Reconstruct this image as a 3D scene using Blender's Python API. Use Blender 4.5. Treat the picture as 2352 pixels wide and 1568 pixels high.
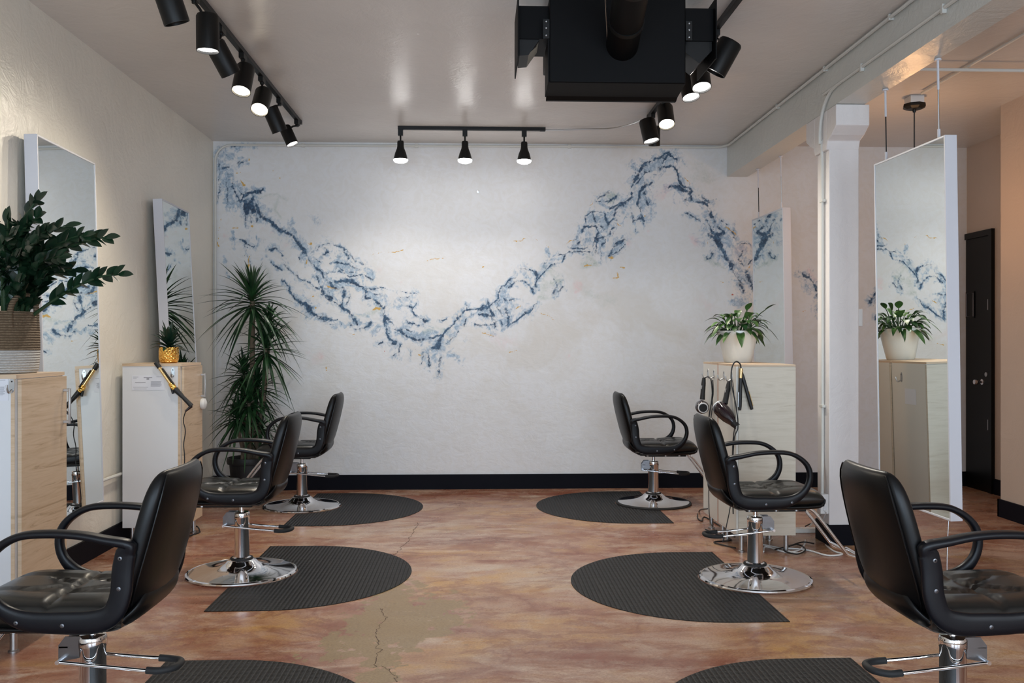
import bpy, bmesh, math, random
import numpy as np
from mathutils import Vector, Matrix, noise as mnoise
for o in list(bpy.data.objects): bpy.data.objects.remove(o)
C = bpy.context.scene.collection
PI = math.pi
rnd = random.Random(7)
# ------------------------------------------------------------------ camera, world, light, exposure
F = 2040.0; CX = 1176.0; CY = 788.0; HC = 1.43; YAW = math.atan(78/F)
cd = bpy.data.cameras.new('camera'); cam = bpy.data.objects.new('camera', cd); C.objects.link(cam)
cd.sensor_width = 36; cd.lens = F/2352*36; cd.shift_y = 4/2352; cd.clip_start = .05
cam.location = (0, 0, HC); cam.rotation_euler = (PI/2, 0, -YAW)
bpy.context.scene.camera = cam
vs = bpy.context.scene.view_settings
vs.view_transform = 'Standard'; vs.look = 'None'; vs.exposure = -0.06; vs.gamma = 1; vs.use_curve_mapping = False
w = bpy.data.worlds.new('world'); bpy.context.scene.world = w; w.use_nodes = True
w.node_tree.nodes['Background'].inputs[0].default_value = (.72, .83, 1, 1)
w.node_tree.nodes['Background'].inputs[1].default_value = .7
def area(name, loc, rot, sx, sy, e, col):
    l = bpy.data.lights.new(name, 'AREA'); l.shape = 'RECTANGLE'; l.size = sx; l.size_y = sy; l.energy = e; l.color = col
    o = bpy.data.objects.new(name, l); C.objects.link(o); o.location = loc; o.rotation_euler = rot; return o
# daylight through the storefront windows of the front wall (behind the camera)
area('daylight_left', (-1.25, -2.12, 1.6), (PI/2, 0, 0), 2.2, 2.2, 138, (.67, .83, 1))
area('side_room_fill', (3.48, -2.12, 1.6), (PI/2, 0, 0), 1.3, 2.2, 85, (.80, .90, 1))  # fill light added to brighten the side room, behind an added window
area('daylight_right', (1.45, -2.12, 1.6), (PI/2, 0, 0), 2.2, 2.2, 138, (.67, .83, 1))
def spot_lamp(name, loc, d, e, col, ang=95, blend=.9, r=.035):
    l = bpy.data.lights.new(name, 'SPOT'); l.energy = e; l.color = col; l.spot_size = math.radians(ang); l.spot_blend = blend; l.shadow_soft_size = r
    o = bpy.data.objects.new(name, l); C.objects.link(o); o.location = loc
    o.rotation_euler = Vector(d).to_track_quat('-Z', 'Y').to_euler(); return o
# pixel helpers (measured coordinates -> metres)
sY, cY = math.sin(YAW), math.cos(YAW)
def ray(px, py): 
    a = (px-CX)/F; return Vector((a*cY+sY, -a*sY+cY, -(py-CY)/F))
def onY(px, py, Y): r = ray(px, py); t = Y/r.y; return Vector((r.x*t, Y, HC+r.z*t))
def onX(px, py, X): r = ray(px, py); t = X/r.x; return Vector((X, r.y*t, HC+r.z*t))
def onZ(px, py, Z): r = ray(px, py); t = (Z-HC)/r.z; return Vector((r.x*t, r.y*t, Z))
# ------------------------------------------------------------------ materials
def mat(name, col=(.8,.8,.8), rough=.5, metal=0, spec=.5, coat=0, emit=None, es=0):
    m = bpy.data.materials.new(name); m.use_nodes = True
    b = m.node_tree.nodes['Principled BSDF']
    b.inputs['Base Color'].default_value = (*col, 1); b.inputs['Roughness'].default_value = rough
    b.inputs['Metallic'].default_value = metal; b.inputs['Specular IOR Level'].default_value = spec
    b.inputs['Coat Weight'].default_value = coat; b.inputs['Coat Roughness'].default_value = .12
    if emit: b.inputs['Emission Color'].default_value = (*emit, 1); b.inputs['Emission Strength'].default_value = es
    return m
class NT:
    def __init__(s, m): s.m = m; s.t = m.node_tree; s.b = s.t.nodes['Principled BSDF']
    def n(s, typ, **kw):
        x = s.t.nodes.new(typ)
        for k, v in kw.items():
            if k.startswith('i_'): x.inputs[k[2:].replace('_', ' ')].default_value = v
            else: setattr(x, k, v)
        return x
    def l(s, a, b): s.t.links.new(a, b)
    def coord(s, scale=(1,1,1), rot=(0,0,0)):
        c = s.n('ShaderNodeTexCoord'); mp = s.n('ShaderNodeMapping'); mp.inputs['Scale'].default_value = scale; mp.inputs['Rotation'].default_value = rot
        s.l(c.outputs['Object'], mp.inputs[0]); return mp.outputs[0]
    def noise(s, vec, scale, detail=4, rough=.55, dist=0):
        x = s.n('ShaderNodeTexNoise'); x.inputs['Scale'].default_value = scale; x.inputs['Detail'].default_value = detail
        x.inputs['Roughness'].default_value = rough; x.inputs['Distortion'].default_value = dist; s.l(vec, x.inputs['Vector']); return x.outputs[0]
    def ramp(s, fac, stops):
        r = s.n('ShaderNodeValToRGB'); e = r.color_ramp.elements
        while len(e) < len(stops): e.new(.5)
        for el, (p, c) in zip(e, stops): el.position = p; el.color = (*c, 1) if len(c) == 3 else c
        s.l(fac, r.inputs[0]); return r.outputs[0]
    def math(s, op, a, b=None, clamp=False):
        x = s.n('ShaderNodeMath', operation=op); x.use_clamp = clamp
        for i, v in enumerate((a, b)):
            if v is None: continue
            if isinstance(v, (int, float)): x.inputs[i].default_value = v
            else: s.l(v, x.inputs[i])
        return x.outputs[0]
    def mix(s, fac, a, b, typ='MIX'):
        x = s.n('ShaderNodeMix', data_type='RGBA', blend_type=typ)
        for i, v in ((0, fac), (6, a), (7, b)):
            if isinstance(v, (int, float)): x.inputs[i].default_value = v
            elif isinstance(v, tuple): x.inputs[i].default_value = (*v, 1)
            else: s.l(v, x.inputs[i])
        return x.outputs[2]
    def bump(s, h, strength=.3, dist=.01):
        x = s.n('ShaderNodeBump'); x.inputs['Strength'].default_value = strength; x.inputs['Distance'].default_value = dist
        s.l(h, x.inputs['Height']); s.l(x.outputs[0], s.b.inputs['Normal'])
    def attr(s, name):
        a = s.n('ShaderNodeAttribute', attribute_name=name); return a.outputs['Color']
def sep(T, c):
    x = T.n('ShaderNodeSeparateColor'); T.l(c, x.inputs[0]); return x.outputs
def plaster(name, col, rough, bs=.25, gloss_var=.1):
    m = mat(name, col, rough); T = NT(m); v = T.coord()
    n1 = T.noise(v, 5, 6, .65, 1.5); n2 = T.noise(T.coord((1,1,1)), 26, 4, .6, .8)
    T.bump(T.math('ADD', n1, T.math('MULTIPLY', n2, .25)), bs, .02)
    c = T.mix(T.ramp(T.noise(v, 1.3, 3), [(.3, (0,0,0)), (.7, (1,1,1))]), tuple(x*.93 for x in col), col); T.l(c, T.b.inputs['Base Color'])
    return m
M = {}
M['wall'] = plaster('wall_paint', (.83,.79,.70), .34, .35)
M['ceil'] = plaster('ceiling_gloss_paint', (.72,.68,.64), .27, .20)
M['beam'] = plaster('beam_paint', (.68,.69,.65), .3, .3)
M['column'] = plaster('column_paint', (.82,.79,.78), .5, .3)
M['side'] = plaster('side_room_paint', (.56,.45,.37), .5, .25)
M['base'] = mat('black_baseboard_paint', (.0035,.004,.008), .6, spec=.12)
M['conduit'] = mat('painted_conduit', (.66,.66,.62), .45)
M['vinyl'] = mat('black_vinyl', (.003,.003,.0035), .36, spec=.25)
T = NT(M['vinyl']); T.bump(T.noise(T.coord(), 260, 3), .06, .002)
M['vinyl_seat'] = mat('worn_black_vinyl', (.006,.006,.0055), .30, spec=.6)
T = NT(M['vinyl_seat']); T.bump(T.noise(T.coord(), 38, 4, .6, .5), .12, .004)
M['plastic'] = mat('black_plastic', (.003,.0035,.006), .38, spec=.3)
T = NT(M['plastic']); T.bump(T.noise(T.coord(), 500, 2), .08, .001)
M['rubber'] = mat('black_rubber', (.012,.012,.013), .7)
M['chrome'] = mat('chrome', (.80,.80,.82), .07, 1)
M['steel'] = mat('brushed_steel', (.5,.5,.5), .35, 1)
M['black_metal'] = mat('black_painted_metal', (.005,.005,.005), .45, spec=.3)
M['sheet_metal'] = mat('black_sheet_metal', (.0025,.0025,.003), .55, spec=.14)
M['frame'] = mat('white_aluminium_frame', (.66,.67,.72), .35)
M['mirror'] = mat('mirror_glass', (.86,.90,.88), .0, 1)
M['laminate'] = mat('white_laminate', (.72,.73,.75), .35)
M['cream_lam'] = mat('cream_laminate', (.70,.69,.64), .35)
M['white_plastic'] = mat('white_plastic', (.75,.75,.74), .35)
M['pot_white'] = mat('glazed_cream_pot', (.80,.78,.71), .3, coat=.4)
M['pot_black'] = mat('black_plastic_pot', (.012,.012,.013), .5)
M['gold'] = mat('gold_glaze', (.95,.58,.16), .2, 1)
M['gold_metal'] = mat('gold_plated_barrel', (.75,.50,.22), .22, 1)
M['bracket'] = mat('dark_steel', (.22,.22,.23), .3, 1)
M['dark_screw'] = mat('dark_screw', (.16,.16,.17), .4, 1)
M['paper'] = mat('paper', (.74,.75,.80), .6)
M['ink'] = mat('printed_grey', (.30,.30,.33), .7)
M['soil'] = mat('potting_soil', (.03,.022,.015), .95)
M['bark'] = mat('dracaena_bark', (.16,.12,.08), .85)
M['zzstem'] = mat('dark_green_stem', (.02,.05,.02), .5)
M['copper'] = mat('copper_edge', (.45,.16,.08), .4)
M['door'] = mat('black_door_paint', (.003,.003,.003), .4, spec=.25)
M['purple'] = mat('dark_plum_plastic', (.012,.005,.009), .15, coat=.5)
M['cloth'] = mat('cable_sheath', (.006,.006,.007), .5)
def leafmat(name, a, b, rough=.35):
    m = mat(name, a, rough); T = NT(m)
    c = T.mix(T.ramp(T.noise(T.coord(), 9, 3), [(.35, (0,0,0)), (.68, (1,1,1))]), a, b); T.l(c, T.b.inputs['Base Color']); return m
M['zz'] = leafmat('zz_leaf', (.006,.020,.011), (.012,.042,.018), .28)
M['drac'] = leafmat('dracaena_leaf', (.008,.030,.012), (.028,.085,.028), .35)
M['pothos'] = leafmat('dieffenbachia_leaf', (.008,.040,.012), (.09,.19,.045), .3)
M['succ'] = leafmat('compact_dracaena_leaf', (.006,.022,.014), (.015,.05,.028), .35)
def wood(name, a, b, dk):
    m = mat(name, a, .42); T = NT(m); v = T.coord((1.2, 1.2, 16))
    n = T.noise(v, 1.6, 6, .6, 1.2); g = T.noise(T.coord((4,4,90)), 2, 3)
    c = T.ramp(n, [(.30, dk), (.40, a), (.55, b), (.64, a), (.68, dk), (.72, b)])
    c = T.mix(T.math('MULTIPLY', g, .35), c, tuple(x*.75 for x in a)); T.l(c, T.b.inputs['Base Color']); return m
M['wood'] = wood('light_wood_laminate', (.60,.44,.29), (.68,.52,.37), (.42,.29,.18))
M['wood_pale'] = wood('pale_ash_laminate', (.62,.56,.46), (.68,.62,.52), (.53,.46,.36))
m = mat('gold_dimpled', (.90,.52,.13), .18, 1); M['gold'] = m; T = NT(m)
v = T.n('ShaderNodeTexVoronoi'); v.inputs['Scale'].default_value = 75; T.l(T.coord(), v.inputs['Vector']); T.bump(v.outputs[0], 1, .006)
def rope(name, c1, c2):
    m = mat(name, c1, .85); T = NT(m)
    wv = T.n('ShaderNodeTexWave', bands_direction='Z'); wv.inputs['Scale'].default_value = 26; wv.inputs['Distortion'].default_value = 1.2; wv.inputs['Detail Scale'].default_value = 3
    T.l(T.coord(), wv.inputs[0]); n = T.noise(T.coord((60,60,30)), 2, 3)
    T.l(T.mix(T.math('MULTIPLY', wv.outputs[1], n), c2, c1), T.b.inputs['Base Color']); T.bump(wv.outputs[1], 1, .006); return m
M['rope_brown'] = rope('seagrass_rope', (.34,.25,.16), (.10,.065,.035))
M['rope_white'] = rope('white_painted_rope', (.80,.79,.76), (.45,.43,.40))
m = mat('anti_fatigue_mat_rubber', (.007,.007,.0075), .5, spec=.35); M['mat'] = m; T = NT(m)
wv = T.n('ShaderNodeTexWave', bands_direction='X'); wv.inputs['Scale'].default_value = 13; T.l(T.coord(), wv.inputs[0])
wv2 = T.n('ShaderNodeTexWave', bands_direction='Y'); wv2.inputs['Scale'].default_value = 22; T.l(T.coord(), wv2.inputs[0])
T.bump(T.math('MULTIPLY', wv.outputs[1], T.math('ADD', T.math('MULTIPLY', wv2.outputs[1], .5), .5)), 1, .012)
# ------------------------------------------------------------------ object helpers
def tag(o, label=None, cat=None, group=None, kind=None):
    for k, v in (('label', label), ('category', cat), ('group', group), ('kind', kind)):
        if v: o[k] = v
    return o
def thing(name, label, cat, loc=(0,0,0), rz=0, group=None):
    o = bpy.data.objects.new(name, None); C.objects.link(o); o.location = loc; o.rotation_euler = (0,0,rz); o.empty_display_size = .05
    return tag(o, label, cat, group)
class MB:
    def __init__(s): s.v = []; s.f = []
    def add(s, vs, fs):
        k = len(s.v); s.v += [tuple(x) for x in vs]; s.f += [tuple(i+k for i in f) for f in fs]; return s
    def box(s, x0, x1, y0, y1, z0, z1):
        return s.add([(x,y,z) for z in (z0,z1) for y in (y0,y1) for x in (x0,x1)],
            [(0,2,3,1),(4,5,7,6),(0,1,5,4),(2,6,7,3),(0,4,6,2),(1,3,7,5)])
    def prism(s, pts, d):           # planar polygon (3D) extruded by vector d
        n = len(pts); d = Vector(d); a = [Vector(p) for p in pts]; b = [p+d for p in a]
        return s.add(a+b, [tuple(range(n))[::-1], tuple(range(n, 2*n))] + [(i, (i+1)%n, n+(i+1)%n, n+i) for i in range(n)])
    def tube(s, pts, r, seg=10, closed=False, side=None, pw=2.0, caps=True):
        P = [Vector(p) for p in pts]; n = len(P)
        R = r if isinstance(r, list) else [r]*n
        R = [(x, x) if isinstance(x, (int, float)) else x for x in R]
        vs = []; prev = None
        for i in range(n):
            t = (P[(i+1) % n]-P[i-1]) if closed else (P[min(i+1, n-1)]-P[max(i-1, 0)])
            t = t.normalized() if t.length > 1e-9 else Vector((0,0,1))
            if side is not None: b = Vector(side)
            elif prev is None:
                b = Vector((0,0,1)) if abs(t.z) < .9 else Vector((1,0,0))
            else: b = prev
            b = (b - t*b.dot(t)).normalized(); prev = b; a = b.cross(t).normalized()
            for k in range(seg):
                th = 2*PI*k/seg; c, q = math.cos(th), math.sin(th)
                if pw != 2: c = math.copysign(abs(c)**(2/pw), c); q = math.copysign(abs(q)**(2/pw), q)
                vs.append(P[i] + a*(R[i][0]*c) + b*(R[i][1]*q))
        fs = []
        for i in range(n if closed else n-1):
            j = (i+1) % n
            for k in range(seg): fs.append((i*seg+k, i*seg+(k+1)%seg, j*seg+(k+1)%seg, j*seg+k))
        if not closed and caps: fs += [tuple(range(seg))[::-1], tuple((n-1)*seg+k for k in range(seg))]
        return s.add(vs, fs)
    def lathe(s, prof, seg=32, mtx=None, cap=True):
        vs = []; n = len(prof)
        for r, z in prof:
            for k in range(seg):
                p = Vector((r*math.cos(2*PI*k/seg), r*math.sin(2*PI*k/seg), z)); vs.append(mtx @ p if mtx else p)
        fs = [(i*seg+k, i*seg+(k+1)%seg, (i+1)*seg+(k+1)%seg, (i+1)*seg+k) for i in range(n-1) for k in range(seg)]
        if cap: fs += [tuple(range(seg))[::-1], tuple((n-1)*seg+k for k in range(seg))]
        return s.add(vs, fs)
    def leaf(s, p, d, up, L, W, bend=.3, n=5, fold=.25, tip=.0, shape=1.0):
        p = Vector(p); d = Vector(d).normalized(); up = Vector(up); side = d.cross(up)
        side = side.normalized() if side.length > 1e-4 else Vector((1,0,0)); up = side.cross(d).normalized()
        vs = []; fs = []
        for i in range(n+1):
            t = i/n; c = p + d*(L*t) - Vector((0,0,1))*(bend*L*t*t)
            wv = W*.5*(math.sin(PI*min(1, (t*.92+.08))**shape)**.8 if i < n else tip) + .0004
            vs += [c - side*wv + up*fold*wv, c, c + side*wv + up*fold*wv]
        for i in range(n):
            a = 3*i; fs += [(a, a+1, a+4, a+3), (a+1, a+2, a+5, a+4)]
        return s.add(vs, fs)
    def build(s, name, m, parent=None, smooth=True, bevel=0, kind=None, loc=None, angle=40, subsurf=0, solid=0):
        me = bpy.data.meshes.new(name); me.from_pydata(s.v, [], s.f); me.update()
        bm = bmesh.new(); bm.from_mesh(me)
        if not solid: bmesh.ops.recalc_face_normals(bm, faces=bm.faces)
        bm.to_mesh(me); bm.free()
        me.materials.append(m)
        if smooth:
            me.polygons.foreach_set('use_smooth', [True]*len(me.polygons))
            try: me.set_sharp_from_angle(angle=math.radians(angle))
            except Exception: pass
        o = bpy.data.objects.new(name, me); C.objects.link(o)
        if parent: o.parent = parent
        if bevel:
            b = o.modifiers.new('bevel', 'BEVEL'); b.width = bevel; b.segments = 2; b.limit_method = 'ANGLE'; b.harden_normals = False
        if subsurf:
            b = o.modifiers.new('sub', 'SUBSURF'); b.levels = b.render_levels = subsurf
        if solid:
            b = o.modifiers.new('solid', 'SOLIDIFY'); b.thickness = solid; b.offset = 0
        if loc: o.location = loc
        if kind: o['kind'] = kind
        return o
def smooth_path(pts, n=6, closed=False):
    P = [Vector(p) for p in pts]; out = []; N = len(P)
    for i in range(N if closed else N-1):
        g = lambda k: P[k % N] if closed else P[max(0, min(N-1, k))]
        a, b, c, d = g(i-1), g(i), g(i+1), g(i+2)
        for k in range(n):
            t = k/n; out.append(.5*((2*b) + (c-a)*t + (2*a-5*b+4*c-d)*t*t + (3*b-a-3*c+d)*t**3))
    if not closed: out.append(P[-1])
    return out
def axis_mtx(loc, d):
    q = Vector(d).normalized().to_track_quat('Z', 'Y'); return Matrix.Translation(Vector(loc)) @ q.to_matrix().to_4x4()
def copy_thing(root, loc, rz, label):
    r = root.copy(); C.objects.link(r); r.location = loc; r.rotation_euler = (0,0,rz); r['label'] = label
    for ch in list(root.children):
        c = ch.copy(); C.objects.link(c); c.parent = r
        for g in ch.children:
            d = g.copy(); C.objects.link(d); d.parent = c
    return r
# ------------------------------------------------------------------ setting
YB = 8.73; ZC = 3.39; XL = -2.57; XR = 4.31; YF = -2.0
def grid_mesh(name, us, vsx, fn, m, attrs, kind='structure'):
    nu, nv = len(us), len(vsx); U, V = np.meshgrid(us, vsx); P = fn(U.ravel(), V.ravel())
    me = bpy.data.meshes.new(name)
    me.vertices.add(nu*nv); me.vertices.foreach_set('co', P.astype(np.float32).ravel())
    i, j = np.meshgrid(np.arange(nu-1), np.arange(nv-1)); a = (j*nu+i).ravel()
    q = np.stack([a, a+1, a+1+nu, a+nu], 1); nf = len(q)
    me.loops.add(nf*4); me.loops.foreach_set('vertex_index', q.ravel().astype(np.int32))
    me.polygons.add(nf); me.polygons.foreach_set('loop_start', (np.arange(nf)*4).astype(np.int32)); me.update(calc_edges=True)
    for an, arr in attrs.items():
        at = me.attributes.new(an, 'FLOAT_COLOR', 'POINT'); at.data.foreach_set('color', arr.reshape(-1, 4).astype(np.float32).ravel())
    me.materials.append(m); o = bpy.data.objects.new(name, me); C.objects.link(o); o['kind'] = kind; return o
class Field:
    def __init__(s, x0, x1, y0, y1, h, warp=(0, 0), seed=1):
        s.h = h; s.x = np.arange(x0, x1+h, h); s.y = np.arange(y0, y1+h, h); s.ch = {}; s.rng = np.random.RandomState(seed); s.warp = warp
        n = s.smooth
        s.dx = warp[0]*n(.055) + warp[1]*n(.016); s.dy = warp[0]*n(.055) + warp[1]*n(.016)
        s.wm = np.clip(1+.34*n(.06)+.2*n(.014), .3, 2.0); s.im = np.clip(.98+.17*n(.05)+.12*n(.012), .3, 1.2)
    def smooth(s, sc):
        ny, nx = len(s.y), len(s.x); g = s.rng.randn(ny, nx); ky = np.fft.fftfreq(ny, s.h)[:, None]; kx = np.fft.rfftfreq(nx, s.h)[None]
        f_ = np.fft.irfft2(np.fft.rfft2(g)*np.exp(-(ky**2+kx**2)*(sc*2.2)**2), s=(ny, nx)); return f_/f_.std()
    def c(s, k):
        if k not in s.ch: s.ch[k] = np.zeros((len(s.y), len(s.x)))
        return s.ch[k]
    def stroke(s, k, pts, wd, inten, mod=True):
        A = s.c(k); P = np.array(pts, float)
        if len(P) == 1: P = np.vstack([P, P+1e-4])
        m = wd*4+sum(s.warp)*3
        ix0 = max(0, int((P[:,0].min()-m-s.x[0])/s.h)); ix1 = min(len(s.x), int((P[:,0].max()+m-s.x[0])/s.h)+2)
        iy0 = max(0, int((P[:,1].min()-m-s.y[0])/s.h)); iy1 = min(len(s.y), int((P[:,1].max()+m-s.y[0])/s.h)+2)
        if ix1 <= ix0 or iy1 <= iy0: return
        X, Y = np.meshgrid(s.x[ix0:ix1], s.y[iy0:iy1]); sl = (slice(iy0, iy1), slice(ix0, ix1)); D = np.full(X.shape, 1e9)
        X = X + s.dx[sl]; Y = Y + s.dy[sl]
        for a, b in zip(P[:-1], P[1:]):
            ab = b-a; L = (ab**2).sum()+1e-12; t = np.clip(((X-a[0])*ab[0]+(Y-a[1])*ab[1])/L, 0, 1)
            D = np.minimum(D, np.hypot(X-a[0]-t*ab[0], Y-a[1]-t*ab[1]))
        w_ = wd*(s.wm[sl] if mod else 1); v = inten*(s.im[sl] if mod else 1)*np.exp(-(D/w_)**2); A[sl] = np.maximum(A[sl], v)
MUR = Field(XL, 4.92, 0, ZC, .0082, (.0060, .0034), 3)
def zA(p): q = onY(480+p[0]/2.8, 320+p[1]/2.8, YB); return (q.x, q.z)
def zB(p): q = onY(1100+p[0]/2.851, 330+p[1]/2.851, YB); return (q.x, q.z)
#MURAL
def S(conv, s): # 'D w i x,y x,y ...' per line; w in zoomed pixels
    for ln in s.strip().splitlines():
        t = ln.split()
        if not t: continue
        pts = [tuple(map(float, p.split(','))) for p in t[3:]]
        wd = float(t[1])*YB/F/2.8*.62
        Q = [conv(p) for p in pts]
        if t[0] in 'OR': MUR.stroke(t[0], Q, wd*.9, float(t[2])); continue
        if t[0] != 'D': MUR.stroke(t[0], Q, wd, float(t[2])); continue
        MUR.stroke('D', Q, wd*.95+.001, float(t[2])*1.05)
        MUR.stroke('D', Q, wd*2.1+.014, float(t[2])*.47)
        MUR.stroke('W', Q, wd*3+.016, float(t[2])*.58)
        if float(t[1]) >= 12:      # short palette-knife flecks around the heavy strokes
            for (ax, ay), (bx, by) in zip(Q[:-1], Q[1:]):
                L = math.hypot(bx-ax, by-ay); n = max(1, int(L/.035))
                for k in range(n):
                    if rnd.random() < .75:
                        u = rnd.random(); x = ax+(bx-ax)*u+rnd.gauss(0, .036); y = ay+(by-ay)*u+rnd.gauss(0, .036)-.010
                        an = math.atan2(by-ay, bx-ax)+rnd.gauss(0, .7) if rnd.random() < .55 else PI/2+rnd.gauss(0, .3); l = rnd.uniform(.02, .085)
                        MUR.stroke('D', [(x, y), (x+math.cos(an)*l, y+math.sin(an)*l)], rnd.uniform(.0025, .0055), rnd.uniform(.5, .9))
                        if rnd.random() < .4: MUR.stroke('W', [(x, y), (x+math.cos(an)*l*1.5, y+math.sin(an)*l*1.5)], rnd.uniform(.02, .04), .6)
S(zA, '''
W 70 .55 90,60 140,110
W 50 .5 100,60 300,40
W 50 .6 75,80 75,240
D 8 .7 62,80 66,250 62,400
D 8 .6 75,70 120,50 200,40
D 16 .8 92,195 150,172 222,150
W 55 .95 110,240 140,320 125,400
D 14 .8 140,262 150,310 178,365
D 9 .7 110,270 120,330 118,400
D 10 .8 165,330 185,370 200,395
D 18 .95 208,400 230,362 290,335 342,324
D 36 .95 235,400 250,450
D 28 .9 280,370 270,430 285,470
D 10 .7 238,480 232,555
D 9 .7 270,490 280,530
D 9 .7 300,470 302,530
D 22 1 300,430 330,485 370,520 420,550
D 18 1 420,550 470,588 520,610 560,650
D 14 1 560,650 600,700 640,760 660,800
D 15 1 660,800 700,835 740,882 780,930 815,962
W 40 .8 600,690 680,810 770,910 830,960
W 34 .5 640,700 700,800
D 8 .9 478,800 520,840 570,880 640,920 700,965 760,1022 820,1062 870,1082
D 15 1 865,1080 900,1110 935,1150 955,1185
D 15 .95 688,888 710,950 740,990 790,1026
W 30 .7 700,900 740,985 800,1030
D 15 1 862,958 866,1010 858,1075
D 9 .7 885,962 900,1010 890,1065
D 15 1 912,1198 940,1216 992,1220 1042,1182
W 50 .8 940,1180 1020,1190
D 8 1 366,758 400,792 472,852
W 34 .6 370,740 460,850
D 9 .9 382,698 430,700 474,748
D 13 .9 198,636 240,672 285,685
D 9 .7 232,680 236,740 264,792
W 20 .7 150,590 170,640 168,700
D 9 .7 158,630 172,700
W 16 .7 102,750 108,830 128,890
D 8 .6 105,800 112,850
D 14 .9 474,900 520,972 560,1030
D 24 .95 570,1040 620,1062 650,1108
D 15 1 650,1108 712,1142 760,1160 820,1165
D 9 .8 738,1172 800,1190
W 40 .5 560,1020 640,1100 760,1160
D 9 .85 668,722 720,682 790,668 860,690 910,742 950,790 1000,800
D 8 .8 720,690 770,720 730,760
D 9 .8 770,802 830,792 900,802 962,832
D 9 .8 716,832 760,862 830,852 900,882 980,872 1044,902
D 7 .7 800,752 862,760
D 7 .7 690,770 740,800 780,870 
D 7 .7 860,690 880,740 940,800
D 8 .75 820,830 870,850 940,850
W 120 .62 830,780 900,840
W 50 .6 1000,830 1050,870
D 14 1 812,912 860,900 920,910 970,940 1010,985
W 34 .8 780,935 900,930 1000,960
D 7 .8 1010,965 1080,955 1150,965 1230,975 1330,998
D 10 .8 1000,975 1012,1022 1060,1042 1122,1082 1136,1132
D 8 .7 1060,1002 1112,994
D 9 .7 1208,980 1230,1020 1290,1012
W 80 .5 1050,1010 1160,1050 1300,1010
W 60 .5 1140,1090 1240,1080
D 10 1 1272,1070 1300,1076 1300,1110 1340,1142 1402,1172
D 9 .9 1336,1055 1310,1080
D 9 .9 1268,1162 1300,1190 1358,1196
W 40 .5 1300,1180 1420,1190
D 14 .95 1136,1142 1130,1192 1150,1242 1165,1290 1192,1312
D 9 .8 1140,1142 1190,1180 1204,1220
D 15 1 1188,1212 1240,1240 1290,1272 1350,1290 1420,1282 1500,1262
W 44 .7 1250,1230 1350,1260 1470,1240
D 11 1 1500,1262 1542,1208 1590,1160 1640,1100
D 8 .9 1655,1060 1666,1096
D 8 .9 1640,1100 1690,1092 1760,1078 1824,1082
D 9 .8 1530,1302 1580,1262 1640,1190 1672,1140 1722,1112
W 50 .6 1560,1260 1640,1160 1740,1110
D 12 .9 1762,1120 1824,1142
D 28 1 1486,1280 1470,1340 1442,1342
W 40 .8 1540,1380 1592,1402
D 15 .7 1550,1372 1592,1410
D 9 .75 1232,1318 1218,1392
D 9 .75 1190,1388 1224,1378
D 7 .65 1290,1330 1296,1420
D 7 .7 1372,1366 1368,1442
D 18 .8 1408,1380 1424,1490
D 18 .75 1488,1400 1474,1510
D 11 .8 1090,1322 1112,1308
W 50 .6 1430,1330 1460,1460
D 8 .8 1475,1156 1532,1154
D 9 .6 1700,1190 1824,1186
D 8 .6 1640,1290 1652,1300
W 50 .35 700,520 640,500
G 26 .5 440,370 430,450 462,500
G 20 .4 330,360 440,360 500,390
G 26 .45 1380,1240 1450,1200 1520,1230
G 34 .4 1010,1130 1080,1100 950,1140
G 26 .35 360,820 400,900
O 6 1 250,120 256,128
O 12 1 412,198
O 9 1 455,245
O 6 .8 170,210 210,212 250,208
O 8 .9 230,300 205,255
O 10 1 275,552
O 8 1 145,570 180,575
O 12 1 645,672
O 10 1 625,800 632,780
O 12 1 674,1008
O 10 .9 680,1086
O 9 .8 1062,1085 1100,1090
O 9 1 1765,820
O 6 .7 1010,742 1130,725 1250,712
O 6 .7 1380,788 1510,768
O 8 1 930,1260 900,1255
O 7 .9 756,1465 750,1490
O 7 .7 1340,1385 1372,1388
O 8 .9 72,510 62,690
O 8 .9 255,755 250,840
O 8 .9 100,905
O 7 .7 750,940 835,970
P 18 .7 340,575
P 16 .7 400,602
P 14 .6 104,618
P 40 .7 720,1400
P 20 .4 640,1362
P 24 .5 1090,838
P 18 .5 498,680
P 20 .6 1245,915
R 7 1 1124,1362
R 9 .6 1092,610 1150,598
R 7 .5 680,1180 700,1195
''')
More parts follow.
